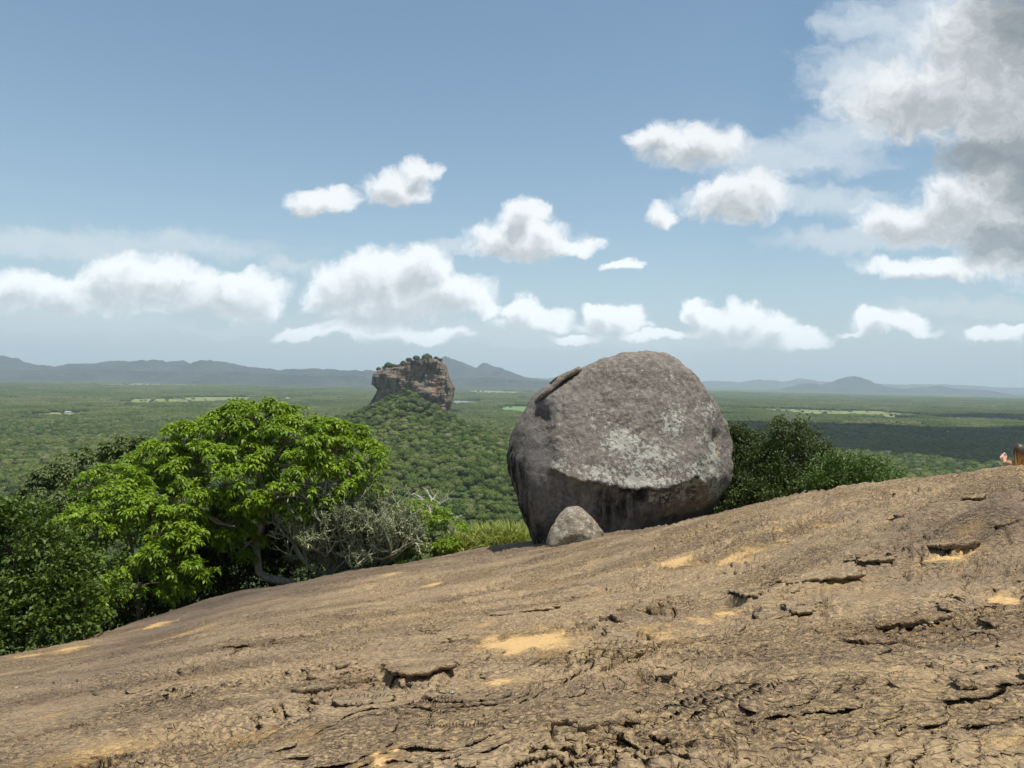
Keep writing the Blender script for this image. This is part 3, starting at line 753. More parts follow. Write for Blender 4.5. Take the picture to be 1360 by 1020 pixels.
def forest():
    rg = np.random.default_rng(21)
    s = 6.6; g = np.arange(-1500, 1500, s); h = np.arange(60, 1960, s)
    X, Y = np.meshgrid(g, h); X = X.ravel() + rg.uniform(-3, 3, X.size); Y = Y.ravel() + rg.uniform(-3, 3, Y.size)
    r = np.hypot(X, Y)
    k = (np.abs(X) < Y * .86 + 30) & (r > 70) & (r < 1950) & ~in_field(X, Y) & ~cliff_mask(X, Y) & ~near_house(X, Y) & (rg.random(len(X)) < .95)
    k &= ~((fbm2(X / 60, Y / 60, 3) > .72) & (rg.random(len(X)) < .6))
    X, Y = X[k], Y[k]
    sc = (1.9 + 4.8 * rg.random(len(X)) ** 1.7) * (1 + .25 * fbm2(X / 90, Y / 90, 2))
    dc = np.hypot(X - CONE[0], Y - CONE[1]); sc *= np.where(dc < 330, .80, 1.0)
    Z = terr(X, Y) + sc * rg.uniform(.45, 1.0, len(X))
    scatter('forest', np.stack([X, Y, Z], 1), sc, rg.uniform(0, 6.28, len(X)), rg.integers(0, 6, len(X)), CROWNS, 'dense green forest covering the hillside and near plain')
    s = 88.0; g = np.arange(-8200, 8200, s); h = np.arange(1500, 9600, s)
    X, Y = np.meshgrid(g, h); X = X.ravel() + rg.uniform(-22, 22, X.size); Y = Y.ravel() + rg.uniform(-22, 22, Y.size); r = np.hypot(X, Y)
    k = (np.abs(X) < Y * .86 + 60) & (r > 1900) & (r < 9500) & ~in_field(X, Y, 1.12) & ~near_house(X, Y) & (rg.random(len(X)) < .96)
    X, Y = X[k], Y[k]
    ex, ey = [], []
    for (cx_, cy_, hx, hy), fd in zip(FMASK, FIELDS):
        if fd[0] == 'lake': continue
        n = int(min(160, hx * hy / 2200)); t_ = rg.uniform(0, 6.28, n); q = np.sqrt(rg.random(n)) ** .6 * 1.05
        ex.append(cx_ + hx * q * np.cos(t_)); ey.append(cy_ + hy * q * np.sin(t_))
    ex = np.concatenate(ex); ey = np.concatenate(ey); es = rg.uniform(3.5, 8.5, len(ex))
    scatter('field_trees', np.stack([ex, ey, terr(ex, ey) + es * .7], 1), es, rg.uniform(0, 6.28, len(ex)), rg.integers(0, 6, len(ex)), CROWNS, 'scattered trees dotting the distant clearings')
    scatter('distant_forest', np.stack([X, Y, terr(X, Y)], 1), rg.uniform(.85, 1.2, len(X)), rg.uniform(0, 6.28, len(X)), rg.integers(0, 4, len(X)), PATCHES, 'far forest canopy covering the plain')
forest()

# ------------------------------------------------------------------ air
def haze():
    m, N, out = new_mat('air')
    v = N.n('ShaderNodeVolumePrincipled'); v.inputs['Color'].default_value = (0.71, 0.825, 0.94, 1); v.inputs['Density'].default_value = 6.8e-5
    v.inputs['Anisotropy'].default_value = 0.2
    N.link(v.outputs[0], out.inputs['Volume'])
    lo = np.array([-48000, -9000, PLAIN - 12]); hi = np.array([48000, 52000, 900.0])
    V = [(x, y, z) for z in (lo[2], hi[2]) for y in (lo[1], hi[1]) for x in (lo[0], hi[0])]
    o = mesh_np('haze', V, np.array([(0, 2, 3, 1), (4, 5, 7, 6), (0, 1, 5, 4), (2, 6, 7, 3), (0, 4, 6, 2), (1, 3, 7, 5)]), m)
    tag(o, 'pale blue haze filling the air over the plain', kind='stuff')
haze()

# ------------------------------------------------------------------ exfoliating flakes on the dome
def flake(poly, h):
    P = np.array([on_rock(*p) for p in poly])[:, :2]
    n = 64; cl = np.vstack([P, P[:1]]); seg = np.concatenate([[0], np.cumsum(np.linalg.norm(np.diff(cl, axis=0), axis=1))])
    t = np.linspace(0, seg[-1], n, endpoint=False); q = np.stack([np.interp(t, seg, cl[:, 0]), np.interp(t, seg, cl[:, 1])], 1)
    for _ in range(2): q = .5 * q + .25 * (np.roll(q, 1, 0) + np.roll(q, -1, 0))
    c = q.mean(0); sz = np.abs(q - c).max(0)
    q = q + (q - c) * (.22 * fbm2(q[:, 0] * 6 / sz[0], q[:, 1] * 6 / sz[1], 3))[:, None]
    y0, y1 = q[:, 1].min(), q[:, 1].max()
    def hz(x, y, k): 
        f = np.clip((y1 - y) / (y1 - y0), 0, 1)
        return base_z(x, y) + .012 * fbm2(x * 9, y * 9, 3) + h * (.05 + .95 * f ** 1.3) * k - .022 * (1 - f)
    rings = []
    for s_, dz in ((.90, -.10), (.93, .05), (.985, .35), (1.0, .75), (.97, 1.0), (.85, 1.0), (.65, .97), (.42, .95), (.2, .95), (.02, .95)):
        x = c[0] + (q[:, 0] - c[0]) * s_; y = c[1] + (q[:, 1] - c[1]) * s_
        rings.append(np.stack([x, y, hz(x, y, dz) + .010 * fbm2(x * 22, y * 22, 2) * (dz > .7)], 1))
    V = np.concatenate(rings); i = np.arange(n)
    fc = np.concatenate([np.stack([k * n + i, k * n + (i + 1) % n, (k + 1) * n + (i + 1) % n, (k + 1) * n + i], 1) for k in range(len(rings) - 1)])
    mesh_np('rock_flake', V, fc, M_DOME, ROCK, True, {'sand': np.zeros(len(V)), 'crust': np.zeros(len(V))})
for poly, h in [([(730,960),(737,938),(762,918),(800,914),(840,930),(850,955),(838,966),(800,974),(765,972)], .075),
                ([(507,880),(520,868),(560,865),(598,874),(606,887),(575,898),(540,903),(515,894)], .075),
                ([(845,894),(855,879),(890,874),(905,888),(890,904),(862,903)], .05), ([(938,975),(960,966),(985,982),(992,992),(975,994),(945,987)], .07),
                ([(1022,772),(1060,752),(1120,746),(1150,758),(1142,768),(1095,773),(1050,774)], .07), ([(1205,724),(1240,714),(1290,716),(1297,727),(1270,731),(1240,728)], .10),
                ([(1163,837),(1190,822),(1250,811),(1263,821),(1235,829),(1200,835)], .065), ([(385,917),(430,905),(452,917),(425,923),(395,924)], .075),
                ([(965,782),(985,770),(1012,778),(1008,794),(990,796)], .06), ([(1118,742),(1150,732),(1190,736),(1185,748),(1150,746)], .05),
                ([(640,812),(690,800),(735,800),(745,808),(700,814),(660,820)], .05), ([(1275,660),(1290,652),(1310,658),(1305,667),(1290,666)], .07),
                ([(1318,702),(1335,690),(1368,682),(1370,690),(1345,698)], .07), ([(295,860),(310,850),(335,850),(330,858),(312,861)], .05),
                ([(1040,800),(1060,790),(1085,800),(1080,815),(1055,818)], .04)]:
    flake(poly, h * .72)

# ------------------------------------------------------------------ boulders
def stone_np(planes, sub, p=26):
    v, f = (ICO[sub] if sub in ICO else ico(sub))
    Nn = np.array([a for a, _ in planes]); Nn = Nn / np.linalg.norm(Nn, axis=1)[:, None]; H = np.array([b for _, b in planes])
    q = np.clip(v @ Nn.T, 0, None) / H[None, :]
    r = (q ** p).sum(1) ** (-1.0 / p)
    return v * r[:, None], f
def outline_planes(pts, C, Y, tilt, rg):
    P = np.array([at(x, y, Y) for x, y in pts]) - C; P = P[:, [0, 2]]; out = []
    for k in range(len(P)):
        a, b = P[k], P[(k + 1) % len(P)]; e = b - a; n = np.array([-e[1], e[0]]); n /= np.linalg.norm(n)
        h = n @ ((a + b) / 2)
        if h < 0: n, h = -n, -h
        ty = rg.uniform(-tilt, tilt)
        out.append(((n[0], ty, n[1]), h / math.sqrt(1 + ty * ty)))
    return out
def through(n, p, C):
    n = np.array(n, float); n /= np.linalg.norm(n); return (tuple(n), float(n @ (np.array(p) - C)))

def make_boulder_mat():
    m, N, out = new_mat('lichen_boulder')
    pos = N.n('ShaderNodeTexCoord').outputs['Object']
    A = lambda k: N.n('ShaderNodeAttribute', attribute_name=k).outputs['Fac']
    n1 = N.noise(pos, 1.6, 5, 0.62); n2 = N.noise(pos, 9.0, 5, 0.66); n3 = N.noise(pos, 34.0, 4, 0.66)
    st = N.noise(N.v('MULTIPLY', pos, (1.0, 1.0, 0.16)), 6.5, 5, 0.68)
    c = N.mixc(N.step(n2, 0.36, 0.64), (0.125, 0.108, 0.095), (0.235, 0.205, 0.178))
    c = N.mixc(N.step(n1, 0.45, 0.68, 0.0, 0.55), c, (0.155, 0.132, 0.115))
    c = N.mixc(N.m('MULTIPLY', A('grey'), 0.7), c, (0.155, 0.145, 0.138))
    c = N.mixc(N.m('MULTIPLY', A('tan'), N.step(st, 0.35, 0.6, 0.4, 1.0)), c, (0.30, 0.225, 0.135))
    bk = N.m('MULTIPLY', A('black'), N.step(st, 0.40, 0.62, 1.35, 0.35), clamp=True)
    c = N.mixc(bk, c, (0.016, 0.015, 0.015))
    # pale lichen: blotches made of small rounded patches
    v1 = N.n('ShaderNodeTexVoronoi', {'Vector': N.v('ADD', pos, N.v('MULTIPLY', N.noise(pos, 12.0, 3, 0.6, out=1), (0.10, 0.10, 0.10))), 'Scale': 9.0}).outputs['Distance']
    v2 = N.n('ShaderNodeTexVoronoi', {'Vector': pos, 'Scale': 24.0}).outputs['Distance']
    lich = N.m('ADD', N.m('ADD', A('lichen'), N.m('MULTIPLY', N.m('SUBTRACT', n1, 0.5), 0.9)), N.m('ADD', N.m('MULTIPLY', N.m('SUBTRACT', n2, 0.5), 2.2), N.m('ADD', N.m('MULTIPLY', N.m('SUBTRACT', n3, 0.5), 1.2), N.m('MULTIPLY', N.m('SUBTRACT', 0.40, v1), 0.6))))
    l1 = N.m('MULTIPLY', N.step(lich, 0.42, 0.66), 0.88)
    l2 = N.m('MULTIPLY', N.step(v2, 0.30, 0.16), N.step(N.m('ADD', A('lichen'), N.m('MULTIPLY', N.m('SUBTRACT', n1, 0.5), 1.2)), 0.18, 0.45))
    lm = N.m('MAXIMUM', l1, l2)
    c = N.mixc(N.m('MULTIPLY', lm, 0.88), c, N.mixc(n3, (0.29, 0.285, 0.245), (0.49, 0.485, 0.42)))
    c = N.mixc(N.m('MULTIPLY', A('rust'), 0.8), c, (0.42, 0.17, 0.045))
    h = N.m('ADD', N.m('MULTIPLY', n2, 1.0), N.m('ADD', N.m('MULTIPLY', n3, 0.45), N.m('MULTIPLY', lm, 0.12)))
    bmp = N.n('ShaderNodeBump', {'Height': h, 'Strength': 1.0, 'Distance': 0.046})
    p = N.n('ShaderNodeBsdfPrincipled', {'Base Color': c, 'Roughness': 0.93, 'Normal': bmp.outputs[0]})
    p.inputs['Specular IOR Level'].default_value = 0.15
    N.link(p.outputs[0], out.inputs[0]); return m
M_BOULDER = make_boulder_mat()

def proj(V):
    """photograph pixel of world points"""
    d = V @ cf; return 680 + F * (V @ cr) / d, 510 - F * (V @ cu) / d
def gauss(px, py, L):
    o = np.zeros(len(px))
    for (x, y, rx, ry, s) in L: o = np.maximum(o, s * np.exp(-(((px - x) / rx) ** 2 + ((py - y) / ry) ** 2)))
    return o
BY = 18.9
def boulder():
    rg = np.random.default_rng(5)
    C = at(818, 600, BY)
    k = 1 / 3.4
    crop = [(176, 985), (150, 905), (122, 800), (101, 660), (99, 560), (130, 480), (188, 372), (232, 303), (320, 235), (410, 178), (480, 145), (570, 115), (700, 92), (822, 96), (900, 130), (942, 172), (975, 226), (1030, 300), (1080, 360), (1116, 440), (1126, 510), (1110, 600), (1092, 690), (1058, 775), (1005, 880)]
    pl = outline_planes([(640 + x * k, 440 + y * k) for x, y in crop], C, BY, .12, rg)
    pl = [(a, h * (1.02 if a[0] < 0 else 1.012)) for a, h in pl]
    pl.pop()      # the closing edge under the ground
    T = lambda n, x, y, Y: pl.append(through(n, at(x, y, Y), C))
    T((0.06, -.90, .43), 800, 648, 16.75)      # lichened upper face
    T((0.02, -.98, -.17), 800, 652, 16.80)     # undercut lower face
    T((-.66, -.70, .28), 733, 600, 17.2)      # smooth grey facet on the left
    T((-.50, -.83, -.24), 716, 645, 17.2)     # lower left
    T((-.90, -.36, -.24), 690, 630, 17.8)      # black left flank
    T((.62, -.76, .18), 925, 600, 17.25)
    T((.52, -.72, -.46), 915, 655, 17.25)
    T((.12, -.60, .79), 835, 492, 17.9)
    T((-.45, -.62, .64), 745, 520, 17.9)
    T((0, -.2, -1), 800, 752, 18.5)
    for n in ((0, 1, .1), (.6, .78, .2), (-.6, .78, .2), (.4, .7, .6), (-.4, .7, .6), (0, .8, -.6), (.7, .5, -.4), (-.7, .5, -.4)):
        nn = np.array(n) / np.linalg.norm(n); pl.append((tuple(nn), 2.25))
    V, f = stone_np(pl, 7, 40)
    W_ = V + C; px, py = proj(W_)
    nrm = V / np.linalg.norm(V, axis=1)[:, None]
    frontf = sstep(-nrm[:, 1], .05, .35)
    # undercut below the ledge that runs across the front
    lx = np.array([640 + x * k for x in (150, 230, 310, 400, 530, 680, 830, 900, 970, 1000, 1100)]); ly = np.array([440 + y * k for y in (600, 690, 628, 664, 690, 716, 716, 690, 655, 690, 820)])
    led = np.interp(px, lx, ly) + 3.0 * fbm2(px * .06, py * .02, 3)
    below = sstep(py - led, -.8, 3.0) * frontf * sstep(px, 722, 735) * (1 - sstep(px, 915, 945))
    lipb = np.exp(-((py - led + 4) / 5) ** 2) * frontf * sstep(px, 722, 735) * (1 - sstep(px, 915, 945))
    d = -.16 * below + .05 * lipb
    smooth_f = 1 - .75 * gauss(px, py, [(706, 600, 22, 42, 1.0), (740, 690, 26, 34, .8)])
    d += .06 * fbm3(W_ * .8, 4) + smooth_f * (.035 * fbm3(W_ * 2.6 + 7, 4, .55) + .020 * -np.abs(fbm3(W_ * 6.5, 3, .6)) + .010 * fbm3(W_ * 14, 2))
    # spalled hollows and blocky cracks
    d -= .16 * gauss(px, py, [(717, 551, 13, 12, 1), (953, 585, 7, 13, .9)]) * frontf
    d -= .05 * gauss(px, py, [(918, 552, 4, 22, .8), (838, 515, 16, 5, .6), (873, 570, 3, 30, .7), (745, 545, 3, 40, .5)]) * frontf
    V = V + nrm * d[:, None]
    lich = gauss(px, py, [(828, 588, 34, 32, .80), (868, 612, 45, 34, .75), (800, 628, 48, 16, .75), (850, 640, 80, 13, .85), (930, 628, 26, 26, .85), (950, 610, 14, 45, .8), (895, 560, 24, 32, .7), (745, 618, 16, 12, .75), (940, 545, 18, 22, .6), (880, 665, 30, 18, .75), (915, 655, 22, 30, .7), (950, 650, 16, 22, .8), (893, 500, 12, 10, .6), (800, 560, 30, 26, .45), (905, 520, 30, 30, .35), (760, 580, 30, 30, .3), (935, 575, 10, 30, .5)]) * frontf
    lich = np.maximum(lich, .22 * sstep(nrm[:, 2], .6, .9))
    lich *= 1 - .9 * sstep(py - led, -1, 4) * (px < 865)
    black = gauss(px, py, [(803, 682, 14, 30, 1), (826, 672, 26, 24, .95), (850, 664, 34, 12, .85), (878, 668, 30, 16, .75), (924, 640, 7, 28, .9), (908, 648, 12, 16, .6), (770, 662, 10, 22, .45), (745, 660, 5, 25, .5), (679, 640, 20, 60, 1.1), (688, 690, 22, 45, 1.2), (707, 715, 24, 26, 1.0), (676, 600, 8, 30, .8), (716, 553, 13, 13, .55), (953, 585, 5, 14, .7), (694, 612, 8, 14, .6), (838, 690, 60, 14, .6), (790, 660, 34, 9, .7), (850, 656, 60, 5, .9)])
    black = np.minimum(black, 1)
    tan = gauss(px, py, [(922, 682, 24, 18, .9), (935, 660, 12, 18, .5), (765, 660, 14, 30, .25), (900, 690, 14, 12, .7), (955, 585, 4, 12, .6)])
    grey = gauss(px, py, [(708, 600, 24, 40, 1.0), (735, 540, 26, 26, .6)])
    rust = gauss(px, py, [(957, 603, 2.5, 2.5, .8)])
    base = np.array([C[0], C[1], bz(C[0], C[1])])
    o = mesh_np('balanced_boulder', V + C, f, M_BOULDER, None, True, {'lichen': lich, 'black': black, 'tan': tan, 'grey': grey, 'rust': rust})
    rebase(o, base); tag(o, 'big rounded grey boulder with white lichen and a black-streaked undercut', 'boulder')
    # loose slabs peeling from its upper left shoulder
    for (x, y, Y, sz, ax, seed) in ((753, 500.5, 18.55, (.40, .40, .075), (.50, -.12), 1), (732, 517, 18.45, (.48, .40, .07), (.80, -.1), 2)):
        r2 = np.random.default_rng(seed); pls = []
        for t in np.linspace(0, 2 * math.pi, 9, endpoint=False):
            pls.append(((math.cos(t) / sz[0], math.sin(t) / sz[1], r2.uniform(-1.5, 1.5)), r2.uniform(.85, 1.05)))
        pls = [((a[0] * sz[0], a[1] * sz[1], a[2] * .2), b * (abs(a[0]) * sz[0] * sz[0] + abs(a[1]) * sz[1] * sz[1]) / 1.0) for a, b in pls]
        pls += [((.05, .05, 1), sz[2]), ((-.05, 0, -1), sz[2])]
        Vs, fs = stone_np(pls, 4, 30)
        Vs = Vs + (Vs / np.linalg.norm(Vs, axis=1)[:, None]) * (.02 * fbm3(Vs * 7 + seed * 5, 3))[:, None]
        Rm = Matrix.Rotation(-ax[0], 3, 'Y') @ Matrix.Rotation(ax[1], 3, 'X')
        Vs = Vs @ np.array(Rm).T + at(x, y, Y) - base
        z0 = np.zeros(len(Vs))
        mesh_np('loose_slab', Vs, fs, M_BOULDER, o, True, {'lichen': z0 + .35, 'black': z0, 'tan': z0 + .2, 'grey': z0, 'rust': z0})
    # small stone wedged in front
    C2 = at(766, 698, 16.45); rg = np.random.default_rng(12)
    cr2 = [(300, 935), (318, 870), (345, 822), (375, 797), (436, 784), (475, 803), (510, 850), (556, 905), (540, 930)]
    pl = outline_planes([(640 + x * k, 440 + y * k) for x, y in cr2], C2, 16.45, .25, rg); pl.pop()
    for n, h in (((.1, -.8, .55), .36), ((-.5, -.7, .4), .40), ((.6, -.65, .35), .42), ((0, -.9, -.2), .48), ((0, .9, .3), .4), ((.5, .7, .2), .45), ((-.5, .7, .2), .45), ((0, 0, -1), .55)):
        pl.append((n, h))
    V, f = stone_np(pl, 6 if 6 in ICO else 5, 16); V = V * np.array([1.0, .96, .86]); n2 = V / np.linalg.norm(V, axis=1)[:, None]
    V = V + n2 * (.03 * fbm3(V * 3, 3) + .014 * fbm3(V * 9, 3))[:, None]; z0 = np.zeros(len(V))
    o2 = mesh_np('small_stone', V + C2, f, M_BOULDER, None, True, {'lichen': z0 + .46, 'black': z0, 'tan': z0 + .5, 'grey': z0, 'rust': z0})
    rebase(o2, (C2[0], C2[1], bz(C2[0], C2[1]))); tag(o2, 'small pale angular stone resting against the big boulder', 'stone')
ICO[7] = ico(7); ICO[5] = ico(5)
boulder()

# ------------------------------------------------------------------ vegetation near the rock
def tube_np(path, rad, n=6):
    P = np.asarray(path, float); k = len(P); rad = np.asarray(rad, float)
    T = np.gradient(P, axis=0); T /= np.linalg.norm(T, axis=1)[:, None] + 1e-9
    ref = np.array([.31, .77, .17]); ref = np.where(np.abs(T @ ref)[:, None] > .95, np.array([[1.0, 0, 0]]), ref[None, :])
    A = np.cross(T, ref); A /= np.linalg.norm(A, axis=1)[:, None] + 1e-9; B = np.cross(T, A)
    t = np.linspace(0, 2 * math.pi, n, endpoint=False)
    V = P[:, None, :] + rad[:, None, None] * (np.cos(t)[None, :, None] * A[:, None, :] + np.sin(t)[None, :, None] * B[:, None, :])
    i = np.arange(n)
    fc = np.concatenate([np.stack([j * n + i, j * n + (i + 1) % n, (j + 1) * n + (i + 1) % n, (j + 1) * n + i], 1) for j in range(k - 1)])
    return V.reshape(-1, 3), fc
class Tubes:
    def __init__(s): s.V, s.F, s.n = [], [], 0
    def add(s, path, r0_, r1_, n=6, rads=None):
        P = np.asarray(path, float)
        r = np.linspace(r0_, r1_, len(P)) if rads is None else rads
        v, f = tube_np(P, r, n); s.V.append(v); s.F.append(f + s.n); s.n += len(v)
    def build(s, name, mat, parent):
        return mesh_np(name, np.concatenate(s.V), np.concatenate(s.F), mat, parent, True)
def curve(a, b, rg, bend=.15, n=6, up=0.0):
    a = np.asarray(a, float); b = np.asarray(b, float); L = np.linalg.norm(b - a)
    m = (a + b) / 2 + rg.normal(size=3) * bend * L + np.array([0, 0, up * L])
    t = np.linspace(0, 1, n)[:, None]
    P = (1 - t) ** 2 * a + 2 * t * (1 - t) * m + t * t * b
    P[1:-1] += rg.normal(size=(n - 2, 3)) * .02 * L
    return P

def leaves_np(B, D, L, Wd, rg, droop=.5, six=True, curl=.3):
    """leaf blades: bases B, directions D (n,3), lengths L (n,)"""
    n = len(B); D = D / (np.linalg.norm(D, axis=1)[:, None] + 1e-9); L = L[:, None]
    up = np.array([[0, 0, 1.0]]) + rg.normal(size=(n, 3)) * .35
    S = np.cross(D, up); S /= np.linalg.norm(S, axis=1)[:, None] + 1e-9
    Nn = np.cross(S, D)
    g = np.array([[0, 0, -1.0]])
    w = (Wd * L)
    if six:
        m1 = B + D * L * .35; m2 = B + D * L * .70 + g * L * droop * .22; tp = B + D * L + g * L * droop * .55
        fold = Nn * w * curl
        V = np.stack([B, m1 + S * w * .46 + fold * .5, m1 - S * w * .46 + fold * .5, m2 + S * w * .38 + fold * .4, m2 - S * w * .38 + fold * .4, tp], 1).reshape(-1, 3)
        o = np.arange(n)[:, None] * 6
        return V, [np.concatenate([o + [[0, 1, 2]], o + [[3, 5, 4]]]), o + [[1, 3, 4, 2]]], 6
    m = B + D * L * .5 + Nn * w * curl * .5; tp = B + D * L + g * L * droop * .45
    V = np.stack([B, m + S * w * .5, tp, m - S * w * .5], 1).reshape(-1, 3)
    o = np.arange(n)[:, None] * 4
    return V, [o + [[0, 1, 2, 3]]], 4

def blob_points(blobs, per_area, rg, upbias=.35, inner=.12):
    """points on the outside of a union of ellipsoids; returns P, outward N"""
    C = np.array([b[0] for b in blobs]); Rr = np.array([b[1] for b in blobs])
    Ps, Ns = [], []
    for c, r in zip(C, Rr):
        area = 4 * math.pi * (((r[0] * r[1]) ** 1.6 + (r[0] * r[2]) ** 1.6 + (r[1] * r[2]) ** 1.6) / 3) ** (1 / 1.6)
        n = max(6, int(area * per_area))
        d = rg.normal(size=(n, 3)); d[:, 2] += upbias; d /= np.linalg.norm(d, axis=1)[:, None]
        s = np.where(rg.random(n) < inner, rg.uniform(.45, .9, n), rg.uniform(.9, 1.06, n))
        p = c + d * r * s[:, None]; nn = d / r; nn /= np.linalg.norm(nn, axis=1)[:, None]
        q = ((p[:, None, :] - C[None]) / Rr[None]); inside = ((q ** 2).sum(2) < .72).sum(1) - (((p - c) / r) ** 2).sum(1).__lt__(.72)
        k = (inside <= 0) | (rg.random(n) < .06)
        Ps.append(p[k]); Ns.append(nn[k])
    return np.concatenate(Ps), np.concatenate(Ns)
def pix_blobs(L, depth=.9):
    out = []
    for b in L:
        px, py, rx, ry, Y = b[:5]; c = at(px, py, Y); s = Y / F
        out.append((c, np.array([rx * s, (b[5] if len(b) > 5 else depth) * (rx + ry) / 2 * s, ry * s])))
    return out

def rosette_crown(tips, tdir, nleaf, L, Wd, rg, droop=.6, tilt=(.0, .5), lvbase=None):
    n = len(tips)
    T = tdir + np.array([[0, 0, .55]]) + rg.normal(size=(n, 3)) * .22; T /= np.linalg.norm(T, axis=1)[:, None]
    A = np.cross(T, rg.normal(size=(n, 3))); A /= np.linalg.norm(A, axis=1)[:, None]; Bv = np.cross(T, A)
    ph = (np.arange(nleaf)[None, :] * (2 * math.pi * .618) + rg.uniform(0, 6.28, n)[:, None] + rg.normal(size=(n, nleaf)) * .2)
    el = rg.uniform(tilt[0], tilt[1], (n, nleaf)) * (1 - .7 * (np.arange(nleaf) / nleaf)[None, :]) * 2 - .15
    D = (np.cos(ph) * np.cos(el))[..., None] * A[:, None] + (np.sin(ph) * np.cos(el))[..., None] * Bv[:, None] + np.sin(el)[..., None] * T[:, None]
    Bs = tips[:, None] + D * .02 - T[:, None] * rg.uniform(0, .06, (n, nleaf))[..., None]
    Ls = L * rg.uniform(.65, 1.15, (n, nleaf))
    V, Fc, k = leaves_np(Bs.reshape(-1, 3), D.reshape(-1, 3), Ls.ravel(), Wd, rg, droop)
    base = rg.random(n) if lvbase is None else lvbase
    lv = np.clip(base[:, None] * .7 + rg.uniform(0, .4, (n, nleaf)), 0, 1).ravel()
    return V, Fc, np.repeat(lv, k)

M_LEAF_LIME = leaf_mat('lime_leaves', (0.052, 0.108, 0.006), (0.205, 0.315, 0.013), .28, .5)
M_LEAF_OLIVE = leaf_mat('olive_leaves', (0.045, 0.075, 0.016), (0.105, 0.140, 0.035), .2, .5)
M_LEAF_GREEN = leaf_mat('glossy_green_leaves', (0.026, 0.054, 0.008), (0.092, 0.150, 0.016), .2, .5)
M_LEAF_DARK = leaf_mat('dark_leaves', (0.022, 0.040, 0.010), (0.080, 0.112, 0.022), .15, .55)
M_LEAF_BUSH = leaf_mat('bush_leaves', (0.030, 0.064, 0.010), (0.085, 0.150, 0.022), .2, .5)
M_LEAF_GREY = leaf_mat('grey_green_leaves', (0.075, 0.10, 0.036), (0.18, 0.215, 0.085), .15, .6)
M_LEAF_PALE = leaf_mat('pale_small_leaves', (0.115, 0.120, 0.050), (0.220, 0.220, 0.100), .2, .6)
M_GRASS = leaf_mat('tall_grass', (0.14, 0.18, 0.04), (0.32, 0.36, 0.09), .3, .6)
M_BARK = bark_mat('grey_bark', (0.20, 0.16, 0.13), (0.34, 0.29, 0.24))
M_BARK_D = bark_mat('dark_bark', (0.07, 0.055, 0.045), (0.15, 0.12, 0.10))
M_STEM = bark_mat('succulent_stem', (0.23, 0.235, 0.155), (0.42, 0.42, 0.31), 20)
M_DEAD = bark_mat('dead_wood', (0.42, 0.38, 0.33), (0.58, 0.54, 0.48), 20)
GR = lambda X, Y, dz=0: np.array([X, Y, bz(X, Y) + dz])

def branches(T, starts, targets, rg, r0_, r1_, bend=.16, n=6):
    S = np.array(starts)
    for t in targets:
        k = int(np.argmin(np.linalg.norm(S - t, axis=1) - .2 * (t[2] - S[:, 2])))
        T.add(curve(S[k], t, rg, bend, 6, .05), r0_, r1_, n)

def leafy_tree(name, label, cat, base, trunkpath, trunkrad, blobs, mat, seed, kind='rosette', dens=9.0, nleaf=11, L=.17, Wd=.33, sub=.42, group=None, bark=None, droop=.6, inner=.12, gap=1.5):
    rg = np.random.default_rng(seed)
    root = empty(name, base); tag(root, label, cat, group)
    T = Tubes(); tp = np.array(trunkpath, float)
    T.add(tp, trunkrad[0], trunkrad[1], 9)
    cen = [b[0] for b in blobs]
    starts = [tp[-1]] + [p for p in tp[len(tp) // 2:]]
    ends = []
    for c, r in blobs:
        cc = c - np.array([0, 0, r[2] * .35]); branches(T, starts, [cc], rg, trunkrad[1] * .55, trunkrad[1] * .22); ends.append(cc)
    # clumps on each blob, then rosettes on each clump
    cp, cn = blob_points(blobs, 1.0 / (sub * sub * gap), rg, .45, inner)
    S = np.array(ends)
    for p in cp[::3]:
        k = int(np.argmin(np.linalg.norm(S - p, axis=1))); T.add(curve(S[k], p, rg, .2, 4), trunkrad[1] * .22, trunkrad[1] * .08, 4)
    tips, dirs, lvb = [], [], []
    for p, nn in zip(cp, cn):
        s = sub * rg.uniform(.7, 1.25); m = max(4, int(dens * s * s / .18))
        d = rg.normal(size=(m, 3)) * .7 + nn * .7 + np.array([0, 0, .75]); d /= np.linalg.norm(d, axis=1)[:, None]
        tips.append(p + d * np.array([s, s, s * .62]) * rg.uniform(.75, 1.05, m)[:, None]); dirs.append(d)
        lvb.append(np.full(m, rg.random()) * .6 + rg.random(m) * .4)
    tips = np.concatenate(tips); dirs = np.concatenate(dirs); lvb = np.concatenate(lvb)
    if kind == 'rosette':
        V, Fc, lv = rosette_crown(tips, dirs, nleaf, L, Wd, rg, droop, lvbase=lvb)
    else:
        n = len(tips) * nleaf
        Bs = np.repeat(tips, nleaf, 0) + rg.normal(size=(n, 3)) * .09
        D = np.repeat(dirs, nleaf, 0) + rg.normal(size=(n, 3)) * .8
        V, Fc, k = leaves_np(Bs, D, L * rg.uniform(.6, 1.2, n), Wd, rg, droop, six=False)
        lv = np.repeat(np.clip(np.repeat(lvb, nleaf) * .6 + rg.random(n) * .45, 0, 1), k)
    tr = T.build('trunk', bark or M_BARK, root); rebase(tr, base)
    cr_ = mesh_np('crown', V, Fc, mat, root, False, {'lv': lv}); rebase(cr_, base)
    return root

